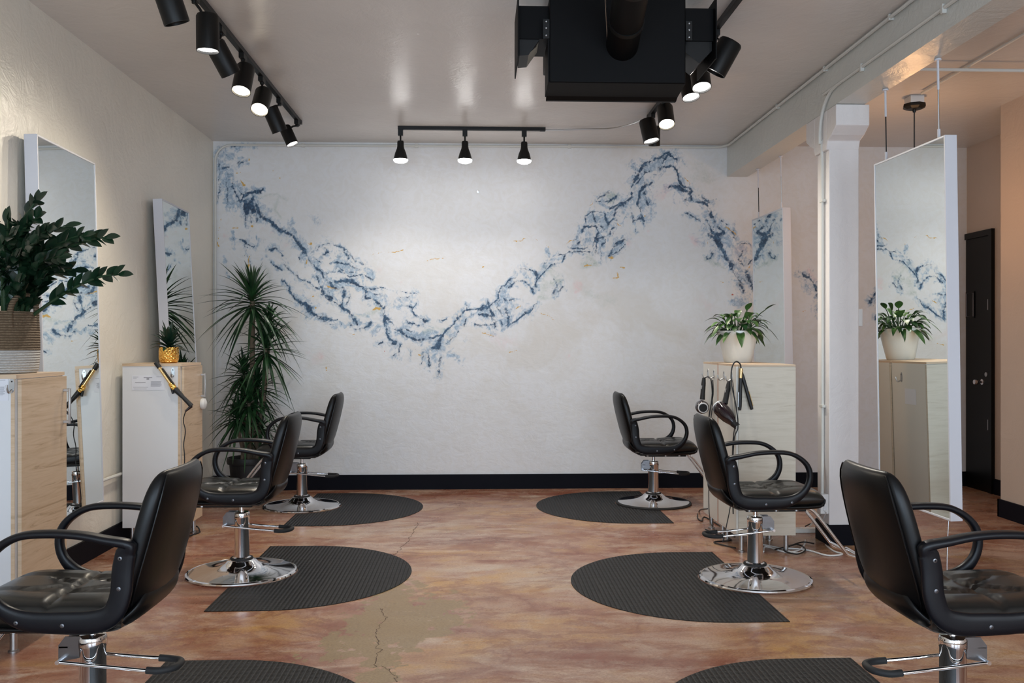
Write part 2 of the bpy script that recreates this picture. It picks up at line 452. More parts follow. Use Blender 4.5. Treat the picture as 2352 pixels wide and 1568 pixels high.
S(zB, '''
D 10 1 0,1080 60,1080 100,1032 125,1000 150,940 200,892 242,865
D 18 .9 60,1030 82,1080 92,1130 100,1205
D 9 .9 0,1112 82,1136
D 8 .7 0,1192 92,1190 100,1222
W 60 .6 60,1060 130,1040 170,960 230,890
D 9 .7 125,1000 130,1080 158,1122
D 13 .95 200,945 240,902 290,895 330,920 346,972
D 11 .95 270,820 320,808 370,842 392,890 375,932
W 60 .55 290,850 350,900
D 9 1 392,890 430,832 470,792 550,782 562,730 590,712 650,712 720,705
W 50 .6 430,790 480,760 560,750
D 12 .7 425,780 470,755 510,725 570,728
D 11 .9 160,1022 200,1030 252,1008
D 15 .9 168,1072 190,1130 190,1192
D 9 .9 190,1205 240,1160 310,1110 350,1080 382,1040
D 14 .7 318,1095 350,1075
W 70 .45 190,1000 230,1080
G 60 .55 470,850 520,900 440,930
G 30 .6 380,1012 440,1010
D 15 .8 490,880 512,920 492,975
D 13 .8 520,965 556,930
D 8 .5 470,820 540,860 566,935
W 30 .5 500,950 555,930
D 14 1 740,692 768,640 782,580 770,540 692,540 680,585
D 14 .8 690,545 672,620 652,652
W 90 .8 720,590 720,650
D 13 .85 610,680 680,690 720,665
D 16 1 765,705 782,622 832,592 882,552
D 9 .8 800,765 802,700 822,622
W 50 .8 800,600 800,720
G 30 .6 690,800 760,780 720,740
D 11 .9 698,512 700,470 750,450 802,450 832,472
D 11 .85 750,450 762,512 802,552
D 12 .9 820,460 852,530 
D 11 .9 850,530 882,490 905,502
W 70 .8 740,490 800,500 860,520
W 60 .65 800,390 850,420
D 12 .85 780,382 842,372 902,352
D 10 .7 845,318 790,345 770,400
G 30 .7 850,335 890,345 860,380
D 20 1 890,470 902,420 962,382 1002,340
W 45 .7 830,480 890,430 970,370
D 15 .9 860,420 920,398
D 17 1 1002,332 992,282 1022,230 1062,172 1092,130 1132,102 1182,85 1220,62 1262,76 1292,106
D 12 .9 1180,85 1222,100 1240,70
D 10 .8 1200,130 1225,85
W 60 .8 1040,250 1082,190 1140,140 1200,110 1250,110
D 11 .9 1020,270 1060,220 1110,185
D 17 .95 1190,160 1232,145 1282,152 1302,192 1312,242 1332,272
D 9 .7 1130,205 1192,195
D 17 .95 1092,262 1134,254
D 17 .95 1092,262 1062,312 1042,400 1062,470 1082,502
D 12 .8 1090,300 1100,380 1112,422
D 12 .9 1000,420 1012,522
D 10 .9 1012,515 1060,480
W 60 .7 1070,290 1070,400 1060,480
D 15 .85 850,730 890,672 930,632 966,616
D 9 .7 852,742 912,702 958,652
W 40 .6 870,710 940,650
D 28 .95 1262,290 1302,282 1342,302 1382,332 1402,372
D 20 .95 1402,372 1442,390 1490,392 1512,432 1522,482
D 16 .8 1340,272 1392,312
D 20 .9 1440,335 1500,380
D 14 .8 1342,372 1392,386
W 60 .6 1290,290 1390,360 1490,400
D 9 1 1338,450 1372,456 1422,490 1462,522
D 13 .8 1490,500 1512,562
D 13 .8 1530,480 1540,520
D 28 .95 1500,592 1542,612 1572,652
D 25 1 1572,652 1602,702 1622,762 1652,802
D 28 .9 1512,562 1542,602 1592,592
D 14 .8 1555,540 1602,580
D 11 .8 1590,510 1632,532
D 17 .8 1640,562 1690,642
D 8 .85 1715,655 1762,650 1802,690 1822,742 1792,760 1758,792
D 9 .75 1722,702 1708,762 1732,802
W 100 .6 1560,600 1640,640 1740,720
D 10 .8 1488,730 1502,755 1524,745 1530,710
G 24 .6 1490,750 1550,782 1612,812
D 20 .9 1650,820 1682,872 1722,932 1742,972
D 24 .9 1760,842 1772,902 1802,962 1832,970
D 11 .8 1806,880 1842,902
D 9 .9 1848,880 1866,892
D 15 .7 1700,872 1742,902
W 100 .7 1700,880 1800,930
W 60 .6 1660,1030 1740,1040 1840,1010
W 50 .7 1840,1280 1860,1330
D 16 .5 1842,1290 1870,1310
D 15 .95 2118,850 2162,872 2202,932 2232,1012
W 60 .6 2130,900 2170,960
D 22 .9 2240,1040 2262,1132
D 13 .9 2665,910 2610,960 2550,1050
D 13 .8 2640,1060 2600,1150
G 60 .35 1450,160 1520,240 1420,220
P 50 .6 1230,290 1200,340
P 22 .8 1115,578
P 24 .8 1420,650 1390,615
P 24 .7 975,650
P 26 .8 640,970 660,915
P 26 .7 590,1398
P 60 .35 120,1270 200,1290
P 16 .6 625,320
P 30 .45 1500,1070 1430,1000
P 22 .6 2160,830 2200,885
P 60 .3 1720,700 1850,650
G 50 .3 860,1030 700,980
O 12 1 1082,468
O 8 .8 900,520 935,545
O 6 .8 1330,200 1385,265
O 6 .8 1480,600 1500,655
O 6 .8 730,410 750,380
O 6 .8 565,655 620,635
O 8 1 30,805
O 8 .8 250,640 315,612
O 6 .7 210,635 280,632
O 6 .7 370,620 465,680
O 8 .8 690,800 740,795
O 9 .9 850,740 880,745
O 7 .8 880,890 915,885 912,855
O 6 .9 930,808 985,815
O 7 .8 205,1365 250,1360
O 6 .8 270,1050 240,1080
O 6 .7 400,1110 490,1145
O 6 .8 580,1130 600,1105
O 6 .7 20,1240 90,1255
O 9 .8 1590,900 1612,908
O 9 .8 1770,800 1760,830
O 8 .8 1690,600 1620,545
O 9 .8 2220,1040 2245,1100
O 8 .7 2110,1100 2160,1105
R 7 .9 1655,985 1665,992
R 6 .6 2555,920 2590,890
''')
for k in 'DWGOPR': MUR.c(k)
def fieldattr(Fd, keys):
    a = np.zeros((len(Fd.y), len(Fd.x), 4)); a[..., 3] = 1
    for i, k in enumerate(keys): a[..., i] = Fd.c(k)
    return a
m = mat('mural_painted_plaster', (.8,.8,.8), .45); T = NT(m)
base = T.coord()
f1 = sep(T, T.attr('paint_a')); f2 = sep(T, T.attr('paint_b'))
big = T.noise(base, 1.6, 6, .6, .8); fine = T.noise(base, 22, 7, .7, 1.4); mid = T.noise(base, 8, 6, .65, 2.0)
dry = T.noise(T.coord((1,1,.8)), 55, 5, .75, .6)
g = T.ramp(mid, [(.38, (.755,.75,.74)), (.50, (.772,.772,.772)), (.60, (.782,.788,.80))])
zz_ = T.n('ShaderNodeSeparateXYZ'); T.l(T.n('ShaderNodeTexCoord').outputs['Object'], zz_.inputs[0])
low = T.math('SUBTRACT', 1.0, T.math('MULTIPLY', T.math('ABSOLUTE', T.math('SUBTRACT', zz_.outputs[2], 1.45)), .9), True)
g = T.mix(T.math('MULTIPLY', low, T.ramp(big, [(.47, (0,0,0)), (.60, (.8,.8,.8))])), g, (.70,.67,.62))
wn = T.noise(T.coord((1,1,.8)), 10, 9, .75, 2.4)
wf = T.math('MULTIPLY', T.math('SUBTRACT', T.math('MULTIPLY', f1[1], 1.8), T.math('ADD', T.math('MULTIPLY', wn, 3.4), -1.22)), 1.5, True)
wash = T.ramp(T.noise(base, 14, 8, .75, 2.2), [(.34, (.10,.20,.33)), (.46, (.25,.38,.52)), (.56, (.45,.57,.68)), (.66, (.66,.74,.80))])
c = T.mix(T.math('MULTIPLY', wf, .82), g, wash)
gf = T.math('MULTIPLY', f1[2], T.math('ADD', T.math('MULTIPLY', fine, 3.6), -1.1), True)
c = T.mix(gf, c, (.42,.50,.44))
pf = T.math('MULTIPLY', f2[1], T.math('ADD', T.math('MULTIPLY', mid, 3.0), -.8), True)
c = T.mix(T.math('MULTIPLY', pf, .6), c, (.82,.52,.52))
rag = T.noise(base, 17, 9, .78, 2.6)
thr = T.math('ADD', T.math('MULTIPLY', rag, 1.7), T.math('SUBTRACT', T.math('MULTIPLY', dry, .7), .72))
df2 = T.math('MULTIPLY', T.math('SUBTRACT', f1[0], thr), 2.9, True)
c = T.mix(df2, c, T.ramp(T.noise(base, 24, 6, .75, 1.0), [(.36, (.010,.028,.066)), (.5, (.030,.080,.155)), (.64, (.12,.22,.34))]))
of = T.math('MULTIPLY', T.math('SUBTRACT', T.math('MULTIPLY', f2[0], 1.15), fine), 5, True)
c = T.mix(of, c, (.66,.40,.10))
rf = T.math('MULTIPLY', T.math('SUBTRACT', T.math('MULTIPLY', f2[2], 1.2), fine), 6, True)
c = T.mix(rf, c, (.55,.13,.08))
# sparse ochre flecks near the ridge
T.l(c, T.b.inputs['Base Color'])
T.bump(T.math('ADD', T.noise(T.coord((.7,1,1.2)), 9, 8, .62, .5), T.math('MULTIPLY', df2, .15)), .28, .014)
grid_mesh('wall_back', MUR.x, MUR.y, lambda u, v: np.stack([u, np.full_like(u, YB), v], 1), m,
          {'paint_a': fieldattr(MUR, 'DWG'), 'paint_b': fieldattr(MUR, 'OPR')})
# floor -----------------------------------------------------------
FL = Field(XL-.02, 4.95, YF-.02, YB+.02, .0165, (.018, .010), 5)
def fz(p): q = onZ(p[0], p[1], 0); return (q.x, q.y)
def SF(s):
    for ln in s.strip().splitlines():
        t = ln.split(); pts = [tuple(map(float, p.split(','))) for p in t[3:]]
        FL.stroke(t[0], [fz(p) for p in pts], float(t[1]), float(t[2]))
SF('''
R .10 .8 1110,1290 1190,1292
R .14 .9 1290,1275 1420,1262
R .10 .7 1120,1215 1160,1210
R .12 .7 900,1280 950,1285
R .10 .7 985,1178 1010,1185
R .25 .8 700,1500 620,1480 560,1520
R .22 .8 430,1180 560,1200
R .20 .8 770,1450 790,1390
R .20 .7 1050,1450 1060,1420
R .25 .9 1350,1500 1500,1550 1700,1530
R .20 .8 1230,1390 1330,1400
R .14 .8 1900,1420 2000,1450
R .30 .9 480,1250 440,1380
R .25 .8 400,1450 480,1500
R .16 .8 1420,1300 1560,1290
R .20 .7 1330,1220 1500,1230
R .2 .9 700,1145 1600,1128
R .2 .6 2100,1300 2300,1350
R .3 .6 2000,1200 2200,1180
R .3 .7 250,1540 120,1500
Y .25 .8 1050,1350 1120,1340 1180,1345
Y .30 .8 1250,1440 1330,1450
Y .25 .8 960,1540 1100,1490
Y .22 .7 1080,1270 1000,1280
Y .25 .7 1170,1180 1330,1200
Y .30 .9 1880,1400 1800,1500 1900,1540
Y .25 .7 590,1430 680,1440
K .40 .9 1080,1320 1160,1300 1250,1330
K .40 .8 850,1220 1000,1210
R .35 .6 1400,1440 1280,1480
R .35 .7 1180,1550 1300,1560 1450,1540
K .25 .6 900,1230 1000,1235
K .35 .7 1100,1500 1200,1420 1330,1500
K .25 .6 820,1260 900,1250
K .2 .6 1500,1550 1600,1500
S .13 1.25 905,1345 895,1372
S .20 1.2 880,1400 975,1392
S .20 1.2 860,1440 960,1425
S .20 1.2 822,1480 920,1460
S .10 .9 860,1510 880,1560
''')  # rust strokes near the camera also paint in dimmer light there
m = mat('stained_concrete_floor', (.5,.35,.25), .3, spec=.4); M['floor'] = m; T = NT(m)
fa = sep(T, T.attr('paint_a')); fb = sep(T, T.attr('paint_b'))
v = T.coord((.55, 1.5, 1)); n1 = T.noise(v, 1.5, 6, .62, 1.1); v2 = T.coord((.8, 1.9, 1), (0,0,.15)); n2 = T.noise(v2, 2.3, 6, .65, .9); n3 = T.noise(T.coord((1,1.6,1)), 75, 5, .82)
n4 = T.noise(T.coord((.5,1.6,1), (0,0,-.1)), 3.3, 6, .7, 1.0)
c = T.ramp(n1, [(.34, (.19,.070,.034)), (.43, (.31,.145,.085)), (.51, (.39,.225,.15)), (.60, (.42,.25,.125)), (.70, (.33,.19,.085))])
c = T.mix(T.ramp(n2, [(.46, (0,0,0)), (.64, (.75,.75,.75))]), c, (.45,.31,.235))
def soft(f, n, k=1.0): return T.math('MULTIPLY', f, T.math('ADD', T.math('MULTIPLY', n, 3.2), -1.0), True)
c = T.mix(soft(fa[2], n2), c, (.50,.41,.33))
c = T.mix(soft(fa[1], n1), c, (.50,.28,.085))
c = T.mix(soft(fa[0], n4), c, (.24,.072,.040))
c = T.mix(T.ramp(n4, [(.55, (0,0,0)), (.72, (.7,.7,.7))]), c, (.22,.10,.06))
vein = T.noise(T.coord((.7,1.15,1), (0,0,.12)), 1.5, 7, .68, .7)
c = T.mix(T.ramp(vein, [(.455, (0,0,0)), (.495, (.55,.55,.55)), (.54, (0,0,0))]), c, (.20,.062,.036))
c = T.mix(T.ramp(T.noise(T.coord((.6,1.3,1), (0,0,-.2)), 2.6, 6, .66, .8), [(.54, (0,0,0)), (.68, (.8,.8,.8))]), c, (.54,.42,.33))
st = T.math('MULTIPLY', T.math('SUBTRACT', fb[0], T.math('ADD', T.math('MULTIPLY', T.noise(T.coord((1,4,1)), 9, 7, .75), .7), .15)), 16, True)
c = T.mix(T.math('MULTIPLY', st, .9), c, (.285,.20,.095))
c = T.mix(T.math('MULTIPLY', T.math('SUBTRACT', T.math('MULTIPLY', fb[1], 1.3), T.noise(base if False else T.coord(), 30, 3)), 3, True), c, (.09,.05,.035))
c = T.mix(T.ramp(n3, [(.38, (.85,.85,.85)), (.56, (0,0,0))]), c, T.mix(1.0, c, (.60,.52,.48), 'MULTIPLY')); T.l(c, T.b.inputs['Base Color'])
T.l(T.ramp(T.noise(T.coord(), 3, 5), [(.3, (.20,.20,.20)), (.7, (.36,.36,.36))]), T.b.inputs['Roughness'])
T.bump(n3, .08, .003)
for k in 'RYKSC': FL.c(k)
FL.c('Z')
grid_mesh('floor', FL.x, FL.y, lambda u, v: np.stack([u, v, np.zeros_like(u)], 1), m, {'paint_a': fieldattr(FL, 'RYK'), 'paint_b': fieldattr(FL, 'SCZ')})
ck = MB(); r2 = random.Random(9)
for pts, cw in (([(960,1200),(945,1230),(938,1244),(925,1252),(915,1268),(900,1275)], .0022), ([(874,1395),(884,1418),(872,1440),(862,1452),(872,1480),(866,1508),(860,1540)], .0016), ([(820,1129),(840,1122),(870,1123),(900,1130)], .002), ([(880,1528),(905,1552),(915,1568)], .0014)):
    P_ = [onZ(a_, b_, .0004) for a_, b_ in pts]; Q_ = []
    for u_, v_ in zip(P_[:-1], P_[1:]):
        for k in range(7): Q_.append(u_.lerp(v_, k/7)+Vector((r2.gauss(0,.006), r2.gauss(0,.010), 0)))
    for u_, v_ in zip(Q_[:-1], Q_[1:]):
        d_ = (v_-u_).normalized(); n_ = Vector((-d_.y, d_.x, 0))*cw*r2.uniform(.5,1.4); ck.add([u_-n_, v_-n_, v_+n_, u_+n_], [(0,1,2,3)])
ck.build('floor_crack', mat('crack_dirt', (.07,.04,.028), .8), kind='structure', smooth=False)
MB().box(XL-.15, 4.95, YF, YB+.1, ZC, ZC+.12).build('ceiling', M['ceil'], kind='structure', smooth=False)
MB().prism([(XL,YF,0),(XL,YB,0),(XL,YB,ZC),(XL,YF,ZC)], (-.15,0,0)).build('wall_left', M['wall'], kind='structure', smooth=False)
MB().box(XR, XR+.6, YF, 7.17, 0, ZC).box(4.9, 5.05, 7.17, YB, 0, ZC).build('wall_right', M['side'], kind='structure', smooth=False)
# front wall: storefront openings behind the camera, the rightmost one added for side-room light
wf_ = MB().box(XL, XR, YF-.15, YF, 0, .5).box(XL, XR, YF-.15, YF, 2.7, ZC).box(XL, -2.35, YF-.15, YF, .5, 2.7).box(-.15, .35, YF-.15, YF, .5, 2.7).box(2.55, 2.83, YF-.15, YF, .5, 2.7).box(4.13, XR, YF-.15, YF, .5, 2.7)
wf_.build('wall_front', M['wall'], kind='structure', smooth=False)
for i, (a, b) in enumerate(((-2.35, -.15), (.35, 2.55), (2.83, 4.13))):  # last window is an unseen addition that lets the side room fill in
    q = MB()
    for x in (a, (a+b)/2-.02, b-.05): q.box(x, x+.05, YF-.1, YF-.04, .5, 2.7)
    q.box(a, b, YF-.1, YF-.04, .5, .55).box(a, b, YF-.1, YF-.04, 2.65, 2.7).build('window_%d' % (i+1), M['black_metal'], kind='structure', smooth=False)
MB().box(XL, 4.9, YB-.018, YB-.001, 0, .145).build('baseboard_back', M['base'], kind='structure', smooth=False)
MB().box(XL+.001, XL+.018, YF, YB-.018, 0, .145).build('baseboard_left', M['base'], kind='structure', smooth=False)
MB().box(XR-.018, XR-.001, YF, 7.17+.018, 0, .145).box(XR-.018, XR+.59, 7.171, 7.188, 0, .145).box(4.882, 4.899, 7.19, 8.24, 0, .145).build('baseboard_right', M['base'], kind='structure', smooth=False)
# beam, column
MB().box(2.47, 2.67, YF, YB-.002, 3.08, ZC-.001).build('trim_1', M['beam'], kind='structure', smooth=False)['label'] = 'painted ceiling beam over the hanging mirrors'
cx0, cx1, cy0, cy1 = 2.485, 2.70, 6.20, 6.42
col = MB().box(cx0, cx1, cy0, cy1, 0, 3.079)
for s_, e_ in ((cy0, -1), (cy1, 1)):
    col.prism([(cx0-.02, s_, 2.80), (cx0-.02, s_+e_*.02, 2.86), (cx0-.02, s_+e_*.09, 2.885), (cx0-.02, s_+e_*.17, 2.935), (cx0-.02, s_+e_*.17, 3.078), (cx0-.02, s_, 3.078)], (cx1-cx0+.02, 0, 0))
col.box(cx0-.02, cx1, cy0, cy1, 2.80, 3.078)
o = col.build('column', M['column'], bevel=.006, smooth=False); tag(o, 'square white plastered column under the ceiling beam', 'column', kind='structure')
MB().box(cx0-.01, cx1+.012, cy0-.012, cy1+.012, 0, .145).build('trim_2', M['base'], kind='structure', smooth=False)
# door in the far right wall
d = MB().box(4.88, 4.899, 8.30, YB-.02, .0, 2.46).build('door_1', M['door'], kind='structure', smooth=False)
df_ = MB().box(4.865, 4.899, 8.245, 8.30, 0, 2.52).box(4.865, 4.899, 8.30, YB-.02, 2.462, 2.52).build('door_frame', M['door'], d, smooth=False)
MB().lathe([(.0, -.0), (.028, .0), (.028,.006), (.012,.01), (.012,.04), (.027,.05), (.030,.065), (.022,.082), (0,.085)], 24, axis_mtx((4.88, 8.42, 1.055), (-1,0,0))).build('door_knob', M['chrome'], d)
MB().lathe([(.0, 0), (.022, .0), (.022,.01), (0,.012)], 20, axis_mtx((4.88, 8.345, 1.13), (-1,0,0))).build('deadbolt', M['steel'], d)
for z in (.6, 1.75): MB().box(4.868, 4.88, 8.302, 8.315, z, z+.1).build('hinge', M['steel'], d, smooth=False)
sg = MB().box(4.872, 4.8795, 8.55, 8.70, 1.68, 1.94).build('door_sign', M['door'], smooth=False); tag(sg, 'small black plaque with pale outline on the black door', 'sign')
MB().tube([(4.871,8.565,1.695),(4.871,8.685,1.695),(4.871,8.685,1.925),(4.871,8.565,1.925)], .003, 6, closed=True).build('sign_border', M['ink'], sg)
# ------------------------------------------------------------------ conduits
def cable(name, pts, r, m, label, cat, n=6, seg=8, group=None, parent=None, smoothp=True):
    o = MB().tube(smooth_path(pts, n) if smoothp else pts, r, seg).build(name, m, parent)
    return tag(o, label, cat, group) if label else o
def arc(c, a0, a1, r, ux, uy, n=6): return [Vector(c)+Vector(ux)*(r*math.cos(a0+(a1-a0)*i/n))+Vector(uy)*(r*math.sin(a0+(a1-a0)*i/n)) for i in range(n+1)]
z1 = ZC-.022; y1 = YB-.02
p = [(2.45, YF+.3, z1), (2.45, YB-.18, z1)] + arc((2.29, YB-.18, z1), 0, PI/2, .16, (1,0,0), (0,1,0))[1:] + [(1, y1, z1-.003), (-1, y1, z1-.012)]
p += arc((XL+.18, y1, z1-.17), PI/2, PI, .155, (1,0,0), (0,0,1)) + [(XL+.025, y1, .5), (XL+.025, y1, .16)]
cond = cable('conduit', p, .0115, M['conduit'], 'white conduit along the beam top and the top and left edge of the mural', 'conduit', smoothp=False)
for q in [(2.455, 6.2, z1), (2.455, 7.2, z1), (2.455, 5.2, z1), (0.9, y1+.006, z1-.003), (-.6, y1+.006, z1-.01), (-1.7, y1+.006, z1-.014)]:
    MB().box(q[0]-.016, q[0]+.016, q[1]-.013, q[1]+.008, q[2]-.016, q[2]+.02).build('conduit_strap', M['conduit'], cond, bevel=.003)
zc2 = 3.20
p = [(2.457, YF+.3, zc2)] + [(2.457, 5.8, zc2)]
p += arc((2.457, 6.12, zc2-.16), PI/2, 0, .16, (0,1,0), (0,0,1))[0:]
p = [(2.457, YF+.3, zc2), (2.457, 5.6, zc2), (2.457, 5.9, zc2), (2.457, 6.02, zc2-.004), (2.457, 6.12, zc2-.022), (2.455, 6.22, zc2-.09), (2.450, 6.27, zc2-.2), (2.450, 6.28, 2.86), (2.468, 6.285, 2.72), (2.471, 6.285, 1.0), (2.471, 6.285, .62), (2.455, 6.25, .5), (2.455, 6.25, .36)]
cond2 = cable('conduit', p, .0115, M['conduit'], 'white conduit on the beam face running down the column to an outlet', 'conduit', n=5)
for q in [(2.471, 6.285, 2.45), (2.471, 6.285, .98)]: MB().box(q[0]-.014, q[0]+.013, q[1]-.03, q[1]+.03, q[2]-.01, q[2]+.01).build('conduit_strap', M['conduit'], cond2, bevel=.003)
for yy in (4.6, 5.6): MB().box(2.444, 2.4695, yy-.012, yy+.012, zc2-.03, zc2+.02).build('conduit_strap', M['conduit'], cond2, bevel=.003)
ob = thing('outlet_box', 'white double outlet box low on the column above the cords', 'outlet', (2.455, 6.24, .22))
MB().box(-.03, .029, -.035, .035, 0, .14).build('box_body', M['white_plastic'], ob, bevel=.004)
for z in (.03, .085):
    MB().box(-.0335, -.030, -.016, .016, z, z+.03).build('socket', M['laminate'], ob, smooth=False)
    MB().box(-.012, .012, -.0385, -.035, z, z+.03).build('socket', M['laminate'], ob, smooth=False)
sw = thing('light_switch', 'white switch box on the right side of the column', 'light switch', (2.701, 6.23, 1.55))
MB().box(0, .035, -.012, .06, 0, .125).build('switch_box', M['white_plastic'], sw, bevel=.004)
MB().box(.036, .045, .015, .033, .045, .08).build('toggle', M['laminate'], sw, smooth=False)
cable('conduit', [(2.675, 6.09, z1-.026), (4.30, 6.09, z1-.026)], .012, M['conduit'], 'white conduit crossing the side room ceiling from the beam', 'conduit')
pA, pB = onZ(2117, 214, z1), onZ(2352, 78, z1); pC = pA+(pB-pA)*1.5
cable('conduit', [pA, pB, pC], .011, M['conduit'], 'white conduit running diagonally from the pendant box on the ceiling', 'conduit', smoothp=False)
cable('conduit', [(XL+.03, 5.75, .47), (XL+.035, 6.0, .50), (XL+.03, 6.6, .50), (XL+.03, 7.0, .50)], .012, M['conduit'], 'short low white conduit on the left wall below the near mirror', 'conduit')
# wall screw
o = MB().lathe([(0,0),(.014,0),(.014,.004),(.006,.005),(.006,.001),(0,.001)], 16, axis_mtx(onY(1098, 440, YB-.001), (0,-1,0))).build('wall_anchor', M['steel']); tag(o, 'tiny round metal anchor in the upper middle of the mural wall', 'wall anchor')
# pendant in the side room
pc = onZ(2100, 222, ZC); pt = thing('pendant_lamp', 'black pendant lamp canopy and cord hanging in the side room', 'pendant lamp', (pc.x, pc.y, 0))
MB().box(-.055, .055, -.055, .055, ZC-.06, ZC-.001).build('ceiling_box', M['white_plastic'], pt, bevel=.004)
MB().lathe([(.085, ZC-.06), (.088, ZC-.085), (.06, ZC-.10), (.015, ZC-.105), (.012, ZC-.125), (0, ZC-.125)], 8).build('canopy', M['black_metal'], pt, smooth=False)
MB().tube([(0,0,ZC-.12), (0,0,2.60)], .005, 8).build('cord', M['cloth'], pt)
MB().lathe([(0,2.615),(.018,2.61),(.022,2.55),(.016,2.54),(0,2.54)], 20).build('socket', M['black_metal'], pt)
MB().lathe([(0, 2.54), (.018, 2.538), (.045, 2.51), (.055, 2.47), (.045, 2.43), (.02, 2.412), (0, 2.41)], 28).build('bulb', mat('warm_bulb', (1,.8,.5), .3, emit=(1,.55,.22), es=38), pt)
def point(name, loc, e, col, r=.05):
    l = bpy.data.lights.new(name, 'POINT'); l.energy = e; l.color = col; l.shadow_soft_size = r
    o = bpy.data.objects.new(name, l); C.objects.link(o); o.location = loc; return o
point('pendant_light', (pc.x, pc.y, 2.475), 28, (1, .54, .26), .07).data.use_shadow = True
# ------------------------------------------------------------------ tracks and spotlights
TXL, TXR = -1.57, 1.47; ZT = ZC-.03
def track(name, a, b, label):
    a, b = Vector(a), Vector(b); t = thing(name, label, 'track'); d = (b-a).normalized(); s = d.cross(Vector((0,0,1)))*.018
    MB().prism([a-s, a+s, a+s+Vector((0,0,ZC-.001-a.z)), a-s+Vector((0,0,ZC-.001-a.z))], b-a).build('rail', M['black_metal'], t, smooth=False)
    s2 = s*1.15; u = Vector((0,0,-.003))
    MB().prism([b-s2+u, b+s2+u, b+s2+Vector((0,0,.028)), b-s2+Vector((0,0,.028))], d*.05).build('end_cap', M['black_metal'], t, smooth=False)
    return t
track('light_track', (TXL, 2.6, ZT), (TXL, 7.85, ZT), 'long black ceiling track on the left side of the room')
track('light_track', (TXR, 2.6, ZT), (TXR, 7.55, ZT), 'long black ceiling track on the right behind the heater')
ya = 8.06; xa, xb = onY(914, 293, ya).x, onY(1240, 295, ya).x
track('light_track', (xa, ya, ZT), (xb, ya, ZT), 'short black ceiling track in front of the mural wall')
cable('flexible_cable', [(xb+.05, ya, ZT+.01), (.8, ya, ZT+.012), (1.0, ya-.01, ZT+.018), (1.2, ya-.1, ZT+.004), (1.35, ya-.25, ZT+.006), (TXR-.02, 7.62, ZT+.012)], .007, M['steel'], 'grey flexible armoured cable linking the short track to the right track', 'cable')
E_W = mat('lit_lamp_warm', (1,1,1), .3, emit=(1,.88,.66), es=14); E_C = mat('lit_lamp_white', (1,1,1), .3, emit=(1,.97,.93), es=14)
E_S = mat('lit_bulb_white', (1,1,1), .3, emit=(1,.98,.96), es=45)
E_OFF = mat('unlit_lamp_lens', (.03,.03,.03), .2)
def can(tx, ty, px, py, dep, d, lit, label, wdt=.062, L=.20, e=56, col=(1,.88,.70)):
    c = onY(px, py, dep); d = Vector(d).normalized()
    t = thing('spotlight', label, 'spotlight', (tx, ty, ZT), 0, None); off = Vector((tx, ty, ZT)); c = c-off
    MB().box(-.017, .017, -.045, .045, -.035, -.001).tube([(0,0,-.03), (0,0,-.05)], .014, 10).build('adapter', M['black_metal'], t, smooth=False)
    a = c - d*(L/2); piv = c - d*(L*.28) + Vector((0,0,.0))
    MB().tube([Vector((0,0,-.04)), Vector((piv.x*.4, piv.y*.4, min(-.05, piv.z*.5))), piv], .008, 8).build('stem', M['black_metal'], t)
    mt = axis_mtx(a, d); R = wdt
    MB().lathe([(0,0),(R*.90,0),(R,.012),(R,L),(R*.94,L),(R*.90,L-.02),(0,L-.021)], 36, mt).build('housing', M['black_metal'], t)
    MB().lathe([(0,L-.018),(R*.88,L-.018),(R*.88,L-.012),(0,L-.010)], 32, mt).build('lens', (E_C if lit == 2 else E_W) if lit else E_OFF, t)
    MB().box(-.005,.005,-.002,.002,-.006,.0).build('screw', M['steel'], t, smooth=False, loc=piv+Vector((0,-.0,0)))
    if lit: spot_lamp('spot_beam', off+c+d*(L/2+.01), d, e, col if lit == 1 else (1,.95,.87), 140)
    return t
can(TXL, 4.3, 390, 5, 4.35, (.25,.25,-.9), 0, 'dark spotlight on the left track cut by the top edge')
can(TXL, 4.98, 477, 76, 4.98, (0,.02,-1), 2, 'lit spotlight second from the near end of the left track pointing straight down')
can(TXL, 5.50, 511, 134, 5.45, (.38,.45,-.8), 0, 'dark tilted spotlight on the left track between two lit ones')
can(TXL, 6.00, 559, 182, 5.93, (-.05,-.38,-.9), 1, 'lit warm spotlight in the middle of the left track')
can(TXL, 6.52, 601, 232, 6.45, (-.02,-.6,-.8), 1, 'lit warm spotlight on the left track just beyond the middle one')
can(TXL, 7.10, 631, 274, 7.1, (.35,.3,-.9), 0, 'dark spotlight second from the far end of the left track')
can(TXL, 7.78, 663, 312, 7.75, (.42,-.1,-.9), 2, 'lit spotlight at the far end of the left track aimed right', .052, .17)
can(TXR, 7.45, 1491, 300, 7.4, (.18,-.15,-.95), 2, 'lit spotlight at the far end of the right track', .068, .19)
can(TXR, 7.62-.08, 1503, 312, 7.75, (.05,.3,-.9), 0, 'dark spotlight hidden behind the far end lit one on the right track', .05, .17)
can(TXR, 7.03, 1529, 266, 7.0, (-.02,-.5,-.85), 1, 'lit warm spotlight hanging just beyond the heater', .064, .19)
can(TXR, 6.25, 1582, 196, 6.2, (.1,-.3,-.95), 2, 'lit spotlight half hidden behind the heater edge')
can(TXR, 5.75, 1608, 172, 5.7, (.02,-.35,-.93), 2, 'lit spotlight beside the heater louvre below the dark angled one')
can(TXR, 5.45, 1660, 131, 5.32, (-.45,.2,-.85), 0, 'large dark angled spotlight right of the heater', .072, .205)
